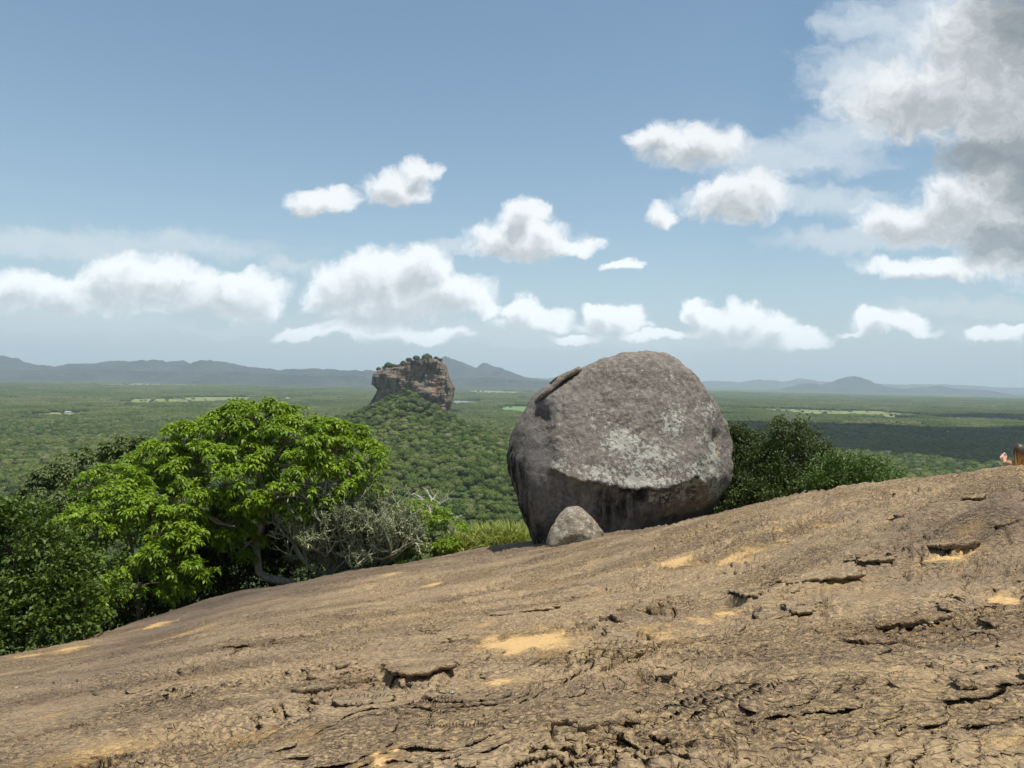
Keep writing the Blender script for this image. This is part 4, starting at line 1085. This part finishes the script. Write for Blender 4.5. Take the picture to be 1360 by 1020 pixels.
# big lime-green tree left of centre
mb = at(342, 768, 21.0)
leafy_tree('lime_green_tree', 'spreading tree with bright lime-green drooping leaves and a crooked pale trunk', 'tree', GR(mb[0], 21.0),
    [at(392, 776, 20.9), at(372, 771, 20.9), at(355, 768, 20.95), at(344, 760, 21.0), at(341, 735, 21.0), at(342, 712, 21.0), at(346, 698, 21.0), at(350, 680, 21.0), at(351, 655, 21.0), at(345, 625, 21.0)], (.13, .085),
    pix_blobs([(335, 580, 66, 34, 21.3), (400, 600, 70, 40, 21.0), (462, 618, 44, 34, 21.0), (265, 600, 62, 34, 21.2), (222, 622, 46, 34, 21.0), (300, 632, 66, 46, 20.4), (375, 640, 56, 40, 20.4), (432, 640, 46, 30, 20.6),
               (248, 660, 52, 40, 20.0), (345, 557, 48, 18, 21.6), (495, 628, 24, 26, 21.0), (200, 640, 36, 30, 20.6), (296, 690, 36, 30, 20.6), (410, 655, 36, 26, 20.4), (318, 725, 26, 22, 20.8), (440, 590, 44, 26, 21.6), (380, 575, 50, 30, 21.8), (300, 590, 60, 36, 21.8), (330, 610, 80, 40, 22.2), (410, 630, 70, 36, 22.0), (235, 690, 40, 30, 20.8), (320, 640, 100, 62, 22.6), (410, 640, 80, 46, 22.6), (240, 665, 76, 50, 21.8)]), M_LEAF_LIME, 11, dens=15, nleaf=10, L=.165, Wd=.38, sub=.33, inner=.25, gap=1.7)
b2 = at(185, 815, 18.6)
leafy_tree('lime_green_tree', 'lower lime-green tree with thin dark trunk hanging over the lower rock edge', 'tree', GR(b2[0], 18.6),
    [at(185, 838, 18.3), at(184, 805, 18.4), at(183, 780, 18.5), at(178, 745, 18.6), at(172, 710, 18.6)], (.055, .035),
    pix_blobs([(150, 684, 44, 34, 18.6), (112, 705, 36, 30, 18.4), (205, 700, 46, 34, 18.7), (165, 730, 52, 32, 18.4), (225, 735, 44, 32, 18.6), (190, 765, 44, 28, 18.5), (132, 800, 24, 14, 17.2), (150, 780, 18, 10, 17.4), (95, 740, 22, 16, 18.0), (252, 770, 30, 26, 19), (150, 650, 40, 26, 19.2), (128, 826, 16, 8, 16.8), (170, 740, 84, 56, 19.4)]), M_LEAF_LIME, 12, dens=14, nleaf=9, L=.15, Wd=.38, sub=.30, bark=M_BARK_D, inner=.25, gap=1.9)
leafy_tree('olive_tree', 'dark olive-green tree standing behind the lime-green trees', 'tree', GR(*at(120, 760, 23.5)[:2]),
    [GR(*at(120, 760, 23.5)[:2]), at(125, 720, 23.5), at(130, 680, 23.5)], (.12, .08),
    pix_blobs([(195, 607, 44, 20, 24), (130, 632, 50, 28, 24), (80, 662, 44, 34, 23.5), (160, 650, 46, 34, 23.5), (52, 705, 46, 40, 23), (110, 690, 50, 36, 23), (10, 720, 40, 30, 22.5), (100, 640, 30, 20, 24), (165, 600, 24, 12, 24)]), M_LEAF_OLIVE, 13, dens=12, nleaf=9, L=.17, Wd=.42, sub=.42)
leafy_tree('broadleaf_shrub', 'dense dark green broad-leaved shrub at the lower rock edge', 'shrub', GR(*at(30, 850, 15.6)[:2]),
    [GR(*at(30, 850, 15.6)[:2]), at(32, 820, 15.6), at(35, 790, 15.6)], (.05, .03),
    pix_blobs([(15, 725, 44, 44, 16), (62, 762, 44, 44, 16), (12, 790, 50, 46, 15.7), (78, 812, 44, 34, 15.6), (-45, 760, 56, 60, 16), (-40, 840, 50, 40, 15), (40, 842, 40, 22, 15.0), (100, 838, 22, 12, 15.6), (110, 790, 34, 30, 16.4)]), M_LEAF_GREEN, 14, 'single', dens=16, nleaf=10, L=.125, Wd=.62, sub=.34, bark=M_BARK_D, droop=.3)
for k, (px, py, rx, ry, Y) in enumerate([(255, 780, 70, 40, 22.6), (330, 750, 60, 42, 23.2), (200, 800, 60, 34, 21.5), (410, 735, 60, 40, 23.4), (480, 720, 50, 36, 23.4), (130, 810, 60, 36, 19.5)]):
    lb = ['dark undergrowth bush in the shade below the lime-green tree', 'dark undergrowth bush behind the crooked pale trunk', 'dark undergrowth bush beside the thin dark trunk', 'dark undergrowth bush behind the pale-stemmed succulent', 'dark undergrowth bush behind the second succulent', 'dark undergrowth bush behind the broad-leaved shrub'][k]
    g = at(px, py + ry, Y)
    leafy_tree('undergrowth_bush', lb, 'bush', g, [g, at(px, py + ry * .5, Y), at(px, py, Y)], (.04, .02), pix_blobs([(px, py, rx, ry, Y), (px - rx * .5, py + 6, rx * .6, ry * .8, Y), (px + rx * .5, py + 4, rx * .6, ry * .8, Y)]), M_LEAF_DARK, 30 + k, 'single', dens=9, nleaf=9, L=.16, Wd=.55, sub=.42, bark=M_BARK_D, droop=.3, group='undergrowth in the shade of the trees')

# succulent candelabra shrubs
def succulent(label, base, size, seed, nst=13, leafmat=None):
    rg = np.random.default_rng(seed); root = empty('succulent_shrub', base); tag(root, label, 'shrub')
    T = Tubes(); tips, dirs = [], []
    def grow(p, d, L, r, lev):
        side = rg.normal(size=3); e = p + d * L * rg.uniform(.8, 1.2)
        dd = d * .55 + np.array([0, 0, .55]) + rg.normal(size=3) * .28; dd /= np.linalg.norm(dd)
        P = [p, p + d * L * .35, p + d * L * .65 + dd * L * .08, p + d * L * .75 + dd * L * .28]
        T.add(P, r, r * .72, 5); e = P[-1]
        tips.append(e); dirs.append(dd)
        tips.append(P[2]); dirs.append(dd + rg.normal(size=3) * .4)
        if lev == 0: return
        for _ in range(3 if rg.random() < .6 else 2):
            nd = dd + rg.normal(size=3) * .62; nd[2] = nd[2] * .8 + .1; nd /= np.linalg.norm(nd)
            grow(e, nd, L * rg.uniform(.62, .92), r * .75, lev - 1)
    for k in range(nst):
        a = rg.uniform(0, 6.28); el = rg.uniform(.25, 1.35)
        d = np.array([math.cos(a) * math.cos(el) * 1.2, math.sin(a) * math.cos(el) * .8, math.sin(el)]); d /= np.linalg.norm(d)
        grow(np.array(base) + np.array([rg.normal() * .12, rg.normal() * .12, 0]), d, size * rg.uniform(.32, .42), .030 * size / 1.2, 4)
    tips = np.array(tips); dirs = np.array(dirs)
    V, Fc, lv = rosette_crown(tips, dirs, 6, .085, .36, rg, .3)
    st = T.build('stem', M_STEM, root); rebase(st, base)
    fo = mesh_np('crown', V, Fc, leafmat or M_LEAF_GREY, root, False, {'lv': lv}); rebase(fo, base)
g = at(440, 760, 20.9); succulent('pale grey-stemmed succulent shrub next to the crooked trunk', g, 2.1, 41, 26)
g = at(490, 760, 21.0); succulent('grey-green succulent shrub beside the small bright green tree', g, 2.0, 42, 22)
leafy_tree('small_green_tree', 'small bright green tree at the rock edge below a dead branch', 'tree', GR(*at(576, 745, 21.9)[:2]),
    [at(577, 752, 21.9), at(578, 735, 21.9), at(574, 715, 21.9), at(570, 700, 21.9)], (.07, .04),
    pix_blobs([(556, 690, 30, 22, 22), (588, 705, 20, 22, 22), (545, 718, 24, 22, 21.8), (580, 732, 26, 12, 21.6), (598, 725, 14, 16, 22), (535, 742, 22, 10, 21.4)]), M_LEAF_LIME, 15, dens=12, nleaf=9, L=.15, Wd=.36, sub=.30, bark=M_BARK_D)
leafy_tree('low_bush', 'low bush with tiny pale leaves at the foot of the succulent', 'bush', GR(*at(422, 770, 20.4)[:2]),
    [at(422, 778, 20.4), at(422, 765, 20.4), at(422, 755, 20.4)], (.03, .02), pix_blobs([(410, 758, 20, 16, 20.4), (436, 756, 18, 15, 20.4), (424, 748, 20, 12, 20.6)]), M_LEAF_PALE, 16, 'single', dens=14, nleaf=10, L=.065, Wd=.5, sub=.26, bark=M_BARK_D, droop=.2)

def bare_tree(label, base, tipspx, Y, seed, r=.05):
    rg = np.random.default_rng(seed); root = empty('dead_tree', base); tag(root, label, 'tree')
    T = Tubes(); fork = at(572, 682, Y); T.add(curve(base, fork, rg, .08), r, r * .7, 6)
    for (x, y) in tipspx:
        e = at(x, y, Y + rg.uniform(-.5, .5)); P = curve(fork, e, rg, .16, 7, .06); T.add(P, r * .55, r * .16, 5)
        for j in (2, 3, 4, 5):
            d = (e - fork) * .25 + rg.normal(size=3) * .22; T.add(curve(P[j], P[j] + d, rg, .15, 4), r * .25, r * .08, 4)
    o = T.build('branch', M_DEAD, root); rebase(o, base)
bare_tree('leafless pale dead tree with spreading bare twigs', at(566, 730, 23.0), [(548, 655), (562, 648), (580, 655), (592, 664), (598, 662), (556, 668), (602, 682)], 23.0, 51)
root = empty('dead_tree', at(597, 712, 22.6)); tag(root, 'short pale snag poking out of the tall grass', 'tree'); T_ = Tubes(); rg_ = np.random.default_rng(3)
T_.add(curve(at(597, 716, 22.6), at(607, 685, 22.6), rg_, .06), .05, .03); T_.add(curve(at(605, 690, 22.6), at(614, 684, 22.5), rg_, .06), .03, .015)
o = T_.build('branch', M_DEAD, root); rebase(o, root.location)

def grass(label, spots, seed):
    rg = np.random.default_rng(seed); Bs, Ds, Ls = [], [], []
    for (px, py, rx, n, H, Y) in spots:
        c = at(px, py, Y)
        B = c + np.stack([rg.normal(size=n) * rx * Y / F * .6, rg.normal(size=n) * .5, np.zeros(n)], 1)
        B[:, 2] = base_z(B[:, 0], B[:, 1]) - .05
        B[:, 2] = np.maximum(B[:, 2], c[2] - .5)
        D = rg.normal(size=(n, 3)) * .5 + np.array([0, 0, 1]); Bs.append(B); Ds.append(D); Ls.append(H * rg.uniform(.5, 1.15, n))
    B = np.concatenate(Bs); D = np.concatenate(Ds); L = np.concatenate(Ls)
    V, Fc, k = leaves_np(B, D, L, .028, rg, .55); 
    o = mesh_np('tall_grass', V, Fc, M_GRASS, None, False, {'lv': np.repeat(rg.random(len(B)), k)})
    tag(o, label, kind='stuff')
grass('yellow-green tall grass at the rock edge beside the boulder', [(625, 728, 26, 1700, 1.25, 23.2), (655, 724, 26, 1900, 1.3, 23.0), (682, 722, 20, 1300, 1.2, 22.8), (605, 735, 16, 700, 1.0, 22.8), (640, 728, 30, 1300, 1.6, 24.0)], 61)

# dark trees right of the boulder
leafy_tree('evergreen_tree', 'dark evergreen tree half hidden behind the big boulder', 'tree', GR(*at(975, 680, 19.5)[:2]), [GR(*at(975, 690, 19.5)[:2]), at(975, 650, 19.5), at(976, 620, 19.5)], (.10, .06),
    pix_blobs([(974, 588, 16, 14, 19.5), (990, 600, 16, 12, 19.5), (965, 615, 34, 24, 19.5), (1000, 632, 36, 28, 19.3), (960, 650, 40, 34, 19.3), (1000, 660, 40, 26, 19.0), (978, 574, 9, 7, 19.6), (1006, 588, 8, 5, 19.6), (955, 678, 34, 22, 18.6), (1000, 672, 36, 20, 18.4)]), M_LEAF_DARK, 17, 'single', dens=26, nleaf=10, L=.09, Wd=.5, inner=.3, gap=1.2, sub=.24, bark=M_BARK_D, droop=.3)
leafy_tree('evergreen_tree', 'tallest dark evergreen tree with a peaked crown right of the boulder', 'tree', GR(*at(1050, 670, 18.5)[:2]), [GR(*at(1050, 680, 18.5)[:2]), at(1050, 640, 18.5), at(1050, 610, 18.5)], (.10, .06),
    pix_blobs([(1050, 578, 20, 13, 18.5), (1056, 600, 34, 20, 18.5), (1040, 622, 36, 26, 18.5), (1078, 622, 28, 20, 18.5), (1040, 648, 42, 26, 18.2), (1085, 645, 34, 22, 18.0), (1068, 590, 14, 8, 18.5), (1100, 612, 10, 7, 18.3), (1050, 664, 46, 18, 17.6), (1095, 656, 36, 16, 17.2)]), M_LEAF_DARK, 18, 'single', dens=26, nleaf=10, L=.09, Wd=.5, inner=.3, gap=1.2, sub=.23, bark=M_BARK_D, droop=.3)
leafy_tree('round_bush', 'low rounded mid-green bush right of the peaked evergreen', 'bush', GR(*at(1140, 668, 16.5)[:2]), [GR(*at(1140, 672, 16.5)[:2]), at(1140, 655, 16.5), at(1140, 645, 16.5)], (.06, .03),
    pix_blobs([(1118, 630, 30, 16, 16.5), (1148, 630, 28, 14, 16.4), (1174, 642, 17, 12, 16.3), (1105, 648, 30, 16, 16.4), (1140, 650, 34, 14, 16.2)]), M_LEAF_BUSH, 19, 'single', inner=.3, gap=1.2, dens=24, nleaf=10, L=.085, Wd=.5, sub=.2, bark=M_BARK_D, droop=.3)

# ------------------------------------------------------------------ trees on the flat summit
def summit_tree(px, py, r, label, seed):
    Yt = SIG_Y - 8; c = at(px, py, Yt); R = r * Yt / F; gz = float(sig_top(np.array([c[0]]))[0]) - 1.0
    root = empty('summit_tree', (c[0], Yt, gz)); tag(root, label, 'tree', 'trees on the flat rock summit')
    rg = np.random.default_rng(seed); V, fc, lv = crown_np(seed, 3, 340, .95)
    V = V * R + np.array([0, 0, c[2] - gz])
    mesh_np('crown', V, fc, M_SUMMIT, root, False, {'lv': lv})
    T = Tubes(); T.add(curve((0, 0, 0), (rg.normal() * .5, 0, c[2] - gz + R * .2), rg, .05), max(.35, R * .08), .15, 6)
    T.build('trunk', M_BARK_D, root)
M_SUMMIT = leaf_mat('summit_leaves', (0.030, 0.055, 0.016), (0.080, 0.115, 0.035), .15, .6)
small = 'small dark round tree growing along the flat rock summit'
pair = 'one of two dark trees paired at the lower end of the flat summit'
for k, (px, py, r, lb) in enumerate([(567, 477, 7.5, 'broadest dark tree on the highest part of the flat rock summit'), (516, 486.5, 5.5, pair), (523, 487.5, 4.8, pair), (553, 476.5, 5, small), (543, 478.5, 4.2, small),
                                     (536, 483.5, 4.5, small), (503, 491, 3.6, 'lone small tree at the overhanging lower corner of the flat rock'), (546, 482, 4.5, small), (579, 476.5, 3.4, small), (529, 487, 3, small), (585, 478.5, 3, 'tiny tree at the tip of the summit nearest the twin-peaked mountain'), (510, 489, 3, small)]):
    summit_tree(px, py, r, lb, 700 + k)
# one dark rounded tree stands out on the slope just below the cliff
c = at(564, 545, 985.0); gz = float(terr(c[0], 985.0)); root = empty('slope_tree', (c[0], 985.0, gz)); tag(root, 'large dark rounded tree on the slope just below the cliff', 'tree')
V, fc, lv = crown_np(777, 3, 380, .75); mesh_np('crown', V * 11 + np.array([0, 0, 7]), fc, M_SUMMIT, root, False, {'lv': lv}); T = Tubes(); T.add([(0, 0, -1), (0, 0, 3), (.3, 0, 8)], .7, .4); T.build('trunk', M_BARK_D, root)

# ------------------------------------------------------------------ houses on the plain
M_WALL = simple_mat('plaster_wall', (0.55, 0.53, 0.48), (0.66, 0.64, 0.58), 0.6)
M_ROOFS = [simple_mat('pale_sheet_roof', (0.62, 0.62, 0.60), (0.72, 0.71, 0.69), 0.5, .6), simple_mat('weathered_tile_roof', (0.42, 0.36, 0.30), (0.52, 0.46, 0.40), 0.5, .8), simple_mat('blue_grey_sheet_roof', (0.22, 0.27, 0.33), (0.30, 0.35, 0.41), 0.5, .6)]
M_PANE = simple_mat('window_pane', (0.03, 0.035, 0.04), (0.05, 0.055, 0.06), 0.5, .15)
def box_np(x0, x1, y0, y1, z0, z1):
    V = np.array([(x, y, z) for z in (z0, z1) for y in (y0, y1) for x in (x0, x1)], float)
    return V, np.array([(0, 2, 3, 1), (4, 5, 7, 6), (0, 1, 5, 4), (2, 6, 7, 3), (0, 4, 6, 2), (1, 3, 7, 5)])
for (px, py, w, d, h, lb, ri), p in zip(HOUSES, HPOS):
    root = empty('plain_house', (p[0], p[1], float(terr(p[0], p[1])) - .3)); tag(root, lb, 'house')
    V, f = box_np(-w / 2, w / 2, -d / 2, d / 2, 0, h); mesh_np('wall', V, f, M_WALL, root)
    a, b, e = w / 2 + .8, d / 2 + 1.0, d * .30
    V = np.array([(-a, -b, h - .35), (a, -b, h - .35), (a, 0, h + e), (-a, 0, h + e), (a, b, h - .35), (-a, b, h - .35),
                  (-a, -b, h - .1), (a, -b, h - .1), (a, 0, h + e + .25), (-a, 0, h + e + .25), (a, b, h - .1), (-a, b, h - .1)])
    mesh_np('roof', V, [np.array([(0, 3, 2, 1), (3, 5, 4, 2), (6, 7, 8, 9), (9, 8, 10, 11), (0, 1, 7, 6), (5, 11, 10, 4)]), np.array([(0, 6, 9, 3), (3, 9, 11, 5), (1, 2, 8, 7), (2, 4, 10, 8)])], M_ROOFS[ri], root)
    for k in range(max(2, int(w / 5))):
        x = -w / 2 + (k + .5) * w / max(2, int(w / 5))
        V, f = box_np(x - .7, x + .7, -d / 2 - .06, -d / 2 + .02, h * .35, h * .75); mesh_np('window', V, f, M_PANE, root)

# ------------------------------------------------------------------ pebbles on the dome
for k, (px, py, r) in enumerate([(148, 1006, .013), (600, 921, .018), (1236, 829, .018), (22, 915, .032), (216, 925, .022), (1228, 831, .012)]):
    c = on_rock(px, py); rg = np.random.default_rng(80 + k)
    V, f = ICO[2]; V = V * np.array([1.2, .9, .65]) * r * (1 + .25 * fbm3(V * 1.4 + k * 3, 2))[:, None]
    z0 = np.zeros(len(V)); o = mesh_np('pebble', V, f, M_BOULDER, None, True, {'lichen': z0 + .5, 'black': z0, 'tan': z0 + .8, 'grey': z0, 'rust': z0})
    o.location = (c[0], c[1], c[2] + r * .35); tag(o, ('tiny white pebble on the brown-stained rock low on the slope', 'white pebble below the upturned flake ledge', 'white pebble in the long sandy crack', 'white pebble on the smooth flank facing the broad-leaved shrub', 'white pebble beside the short dark slit in the rock', 'tiniest white pebble, next to another one in the long crack')[k], 'pebble', 'white pebbles on the rock')

# ------------------------------------------------------------------ the person beyond the right crest
def person():
    Yp = 11.0; hd = at(1354, 600.5, Yp)
    sx = hd[0]; gz = bz(sx + .12, Yp + .12)
    print('PERSON seat', gz, 'head', hd)
    pel = np.array([sx + .10, Yp + .10, gz + .13])
    che = np.array([sx + .05, Yp + .02, hd[2] - .34]); nck = np.array([sx + .01, Yp + .0, hd[2] - .165]); hdv = np.array([sx - .01, Yp, hd[2] - .03])
    mid = (pel + che) / 2 + np.array([.0, -.03, 0])
    lsh = at(1342, 614.5, Yp); rsh = lsh + np.array([.34, .02, -.01])
    lel = at(1335.5, 616, Yp + .14); lha = at(1333.5, 609.5, Yp + .30)
    rel = rsh + np.array([.06, .16, -.26]); rha = rel + np.array([-.06, .26, .02])
    knl = pel + np.array([-.08, .42, .02]); knr = pel + np.array([.20, .44, .04]); 
    anl = np.array([knl[0] - .03, knl[1] + .22, 0]); anl[2] = bz(anl[0], anl[1]) + .07; anr = np.array([knr[0] + .03, knr[1] + .22, 0]); anr[2] = bz(anr[0], anr[1]) + .07
    tol = anl + np.array([0, .16, -.05]); tor = anr + np.array([0, .16, -.05])
    V = [pel, mid, che, nck, hdv, lsh, lel, lha, rsh, rel, rha, pel + np.array([-.09, .02, 0]), knl, anl, tol, pel + np.array([.09, .02, 0]), knr, anr, tor]
    R = [.13, .115, .12, .052, .06, .055, .038, .024, .055, .038, .024, .10, .062, .042, .03, .10, .062, .042, .03]
    E = [(0, 1), (1, 2), (2, 3), (3, 4), (2, 5), (5, 6), (6, 7), (2, 8), (8, 9), (9, 10), (0, 11), (11, 12), (12, 13), (13, 14), (0, 15), (15, 16), (16, 17), (17, 18)]
    for hnd, sgn in ((7, -1), (10, 1)):
        d = V[hnd] - V[hnd - 1]; d = d / np.linalg.norm(d); s_ = np.cross(d, [0, 0, 1]); s_ /= np.linalg.norm(s_); u = np.cross(s_, d)
        pal = len(V); V.append(V[hnd] + d * .055); R.append(.026); E.append((hnd, pal))
        for k in range(4):
            o_ = s_ * (k - 1.5) * .019; L = (.030, .036, .034, .026)[k]
            a = len(V); V.append(V[pal] + o_ + d * .025); R.append(.0095); E.append((pal, a))
            V.append(V[a] + d * L * .8 + u * .014); R.append(.0085); E.append((a, a + 1)); V.append(V[a + 1] + d * L * .4 + u * .024); R.append(.0075); E.append((a + 1, a + 2))
        a = len(V); V.append(V[hnd] + d * .02 - s_ * .032 * sgn + u * .012); R.append(.011); E.append((hnd, a)); V.append(V[a] + d * .034 + u * .012 - s_ * .008 * sgn); R.append(.009); E.append((a, a + 1))
    base = np.array([pel[0], pel[1], gz]); root = empty('person', base); tag(root, 'person with long brown hair sitting low behind the rock crest holding a phone', 'person')
    me = bpy.data.meshes.new('body'); me.from_pydata([tuple(v - base) for v in V], E, []); me.update()
    o = bpy.data.objects.new('body', me); COL.objects.link(o); o.parent = root
    md = o.modifiers.new('skin', 'SKIN'); md.use_smooth_shade = True
    sk = me.skin_vertices[0].data if len(me.skin_vertices) else None
    if sk is None:
        o.data.attributes; bpy.context.view_layer.objects.active = o
    if sk is not None:
        for k, r in enumerate(R): sk[k].radius = (r, r); sk[k].use_root = (k == 0)
    ss = o.modifiers.new('sub', 'SUBSURF'); ss.levels = 2; ss.render_levels = 2
    skin = simple_mat('skin', (0.42, 0.22, 0.13), (0.48, 0.26, 0.16), 9.0, .5); me.materials.append(skin)
    # head: shaped egg with nose, brow, ears; looks away over the plain to the left
    Vh, fh = ICO[4]; Vh = Vh.copy(); Vh[:, 2] *= 1.28; Vh[:, 0] *= .92
    fy = Vh[:, 1] > 0
    Vh[:, 0] *= 1 - .22 * sstep(-Vh[:, 2], .2, 1.2) * fy
    nose = np.exp(-((Vh[:, 0] / .13) ** 2 + ((Vh[:, 2] + .12) / .24) ** 2)) * (Vh[:, 1] > .3); Vh[:, 1] += .22 * nose
    eye = np.exp(-(((np.abs(Vh[:, 0]) - .36) / .14) ** 2 + ((Vh[:, 2] - .06) / .10) ** 2)) * (Vh[:, 1] > .3); Vh[:, 1] -= .10 * eye
    mouth = np.exp(-((Vh[:, 0] / .24) ** 2 + ((Vh[:, 2] + .58) / .05) ** 2)) * (Vh[:, 1] > .3); Vh[:, 1] -= .05 * mouth
    ear = np.exp(-(((np.abs(Vh[:, 0]) - .92) / .12) ** 2 + ((Vh[:, 2] + .05) / .18) ** 2 + ((Vh[:, 1] + .05) / .12) ** 2)); Vh[:, 0] += np.sign(Vh[:, 0]) * .12 * ear
    Rz = np.array(Matrix.Rotation(math.radians(38), 3, 'Z') @ Matrix.Rotation(math.radians(-14), 3, 'X'))
    hc = hd - base + np.array([0, 0, .0])
    head = mesh_np('head', (Vh * .088) @ Rz.T + hc, fh, skin, root, True)
    # hair: cap plus locks falling over the left shoulder
    m, N, out = new_mat('brown_hair'); hz_ = N.n('ShaderNodeSeparateXYZ', {0: N.n('ShaderNodeTexCoord').outputs['Object']}).outputs[2]
    hn = N.noise(N.v('MULTIPLY', N.n('ShaderNodeTexCoord').outputs['Object'], (60, 60, 4)), 1.0, 3)
    tone = N.m('ADD', N.step(hz_, float(hc[2] + .06), float(hc[2] - .14)), N.m('MULTIPLY', N.m('SUBTRACT', hn, .5), .6), clamp=True)
    cH = N.mixc(tone, (0.045, 0.026, 0.015), (0.36, 0.17, 0.045))
    pH = N.n('ShaderNodeBsdfPrincipled', {'Base Color': cH, 'Roughness': .45}); N.link(pH.outputs[0], out.inputs[0])
    Vc, fcap = ICO[4]; Vc = Vc.copy(); Vc[:, 2] *= 1.27; Vc[:, 0] *= .98
    k = ~((Vc[:, 1] > .45) & (Vc[:, 2] < .62)) & (Vc[:, 2] > -.85)
    face_ok = k[fcap].all(1); grooves = 1 + .03 * np.sin(np.arctan2(Vc[:, 0], Vc[:, 1]) * 34)
    cap = mesh_np('hair', ((Vc * grooves[:, None]) * .099) @ Rz.T + hc + np.array([0, -.006, .008]), fcap[face_ok], m, head, True)
    T = Tubes(); rg = np.random.default_rng(9)
    for j in range(46):
        a = rg.uniform(-2.9, -.2) if j % 2 else rg.uniform(-3.3, -2.0)
        p0 = np.array([math.cos(a) * .09, math.sin(a) * .09, rg.uniform(-.02, .05)]); p1 = p0 * 1.1 + np.array([-.012, -.01, -.11]); p2 = np.array([-.055 + rg.normal() * .030, -.075 + rg.normal() * .02, -.20]); p3 = p2 + np.array([rg.normal() * .012, -.02, -.10])
        t = np.linspace(0, 1, 8)[:, None]; P = (1 - t) ** 3 * p0 + 3 * t * (1 - t) ** 2 * p1 + 3 * t * t * (1 - t) * p2 + t ** 3 * p3
        T.add(P + hc, .010, .004, 5)
    lk = T.build('hair_lock', m, head)
    # sleeveless top
    rings = []; tt = np.linspace(0, 2 * math.pi, 28, endpoint=False)
    for q in np.linspace(0, 1, 9):
        c_ = (pel * (1 - q) + che * q) - base + np.array([0, 0, .09 * q]); rx = .175 - .02 * math.sin(q * 3.1) - .05 * q * q; ry = .145 - .03 * q
        rings.append(np.stack([c_[0] + rx * np.cos(tt), c_[1] + ry * np.sin(tt), np.full(28, c_[2])], 1))
    i = np.arange(28); fcs = np.concatenate([np.stack([j * 28 + i, j * 28 + (i + 1) % 28, (j + 1) * 28 + (i + 1) % 28, (j + 1) * 28 + i], 1) for j in range(8)])
    mesh_np('top', np.concatenate(rings), fcs, simple_mat('pale_top', (0.62, 0.52, 0.46), (0.70, 0.60, 0.54), 12.0), root, True)
    # the phone in the raised left hand is a thing of its own
    pc = V[7] + (V[7] - V[6]) / np.linalg.norm(V[7] - V[6]) * .09
    Vb, fb = box_np(-.036, .036, -.005, .005, -.072, .072)
    bmv = Matrix.Rotation(math.radians(55), 3, 'Y') @ Matrix.Rotation(math.radians(-20), 3, 'X')
    ph = mesh_np('phone', Vb @ np.array(bmv).T, fb, simple_mat('phone_case', (0.72, 0.52, 0.52), (0.78, 0.60, 0.60), 5.0, .35)); ph.location = Vector(pc)
    bv = ph.modifiers.new('bevel', 'BEVEL'); bv.width = .004; bv.segments = 2
    Vl, fl_ = box_np(-.02, .02, -.0075, -.0051, .035, .06); mesh_np('camera_bump', Vl @ np.array(bmv).T, fl_, simple_mat('lens_black', (0.02, 0.02, 0.02), (0.03, 0.03, 0.03), 5.0, .2), ph)
    tag(ph, 'pale pink phone held up by the person behind the crest', 'phone')
person()

# ------------------------------------------------------------------ the cloud bank overhead right, which shades part of the plain
def cloud(cx_, cy_, cz_, rx, ry, rz, seed):
    V, f = ICO[5]; V = V * (1 + .60 * fbm3(V * 1.3 + seed, 4, .6) + .10 * fbm3(V * 6 + seed, 3, .6))[:, None] * np.array([rx, ry, rz])
    V[:, 2] = np.where(V[:, 2] < -rz * .3, -rz * .3 + (V[:, 2] + rz * .3) * .15, V[:, 2])
    m, N, out = new_mat('cloud_mass'); d = N.n('ShaderNodeBsdfDiffuse', {'Color': (0.92, 0.92, 0.92, 1)}); tr = N.n('ShaderNodeBsdfTranslucent', {'Color': (0.92, 0.92, 0.92, 1)})
    mx = N.n('ShaderNodeMixShader', {0: .45, 1: d.outputs[0], 2: tr.outputs[0]}); N.link(mx.outputs[0], out.inputs[0])
    o = mesh_np('cloud', V, f, m, None, True); o.location = (cx_, cy_, cz_); tag(o, 'white cumulus cloud drifting over the plain', kind='structure')
so = 2000 / math.tan(SUN_EL); sxo, syo = math.sin(SUN_AZ) * so, math.cos(SUN_AZ) * so
cloud(1000 + sxo, 1560 + syo, 1880, 620, 330, 220, 3)
cloud(1900 + sxo, 1750 + syo, 1900, 560, 260, 220, 8)
cloud(2700 + sxo, 2700 + syo, 1900, 800, 300, 220, 5)
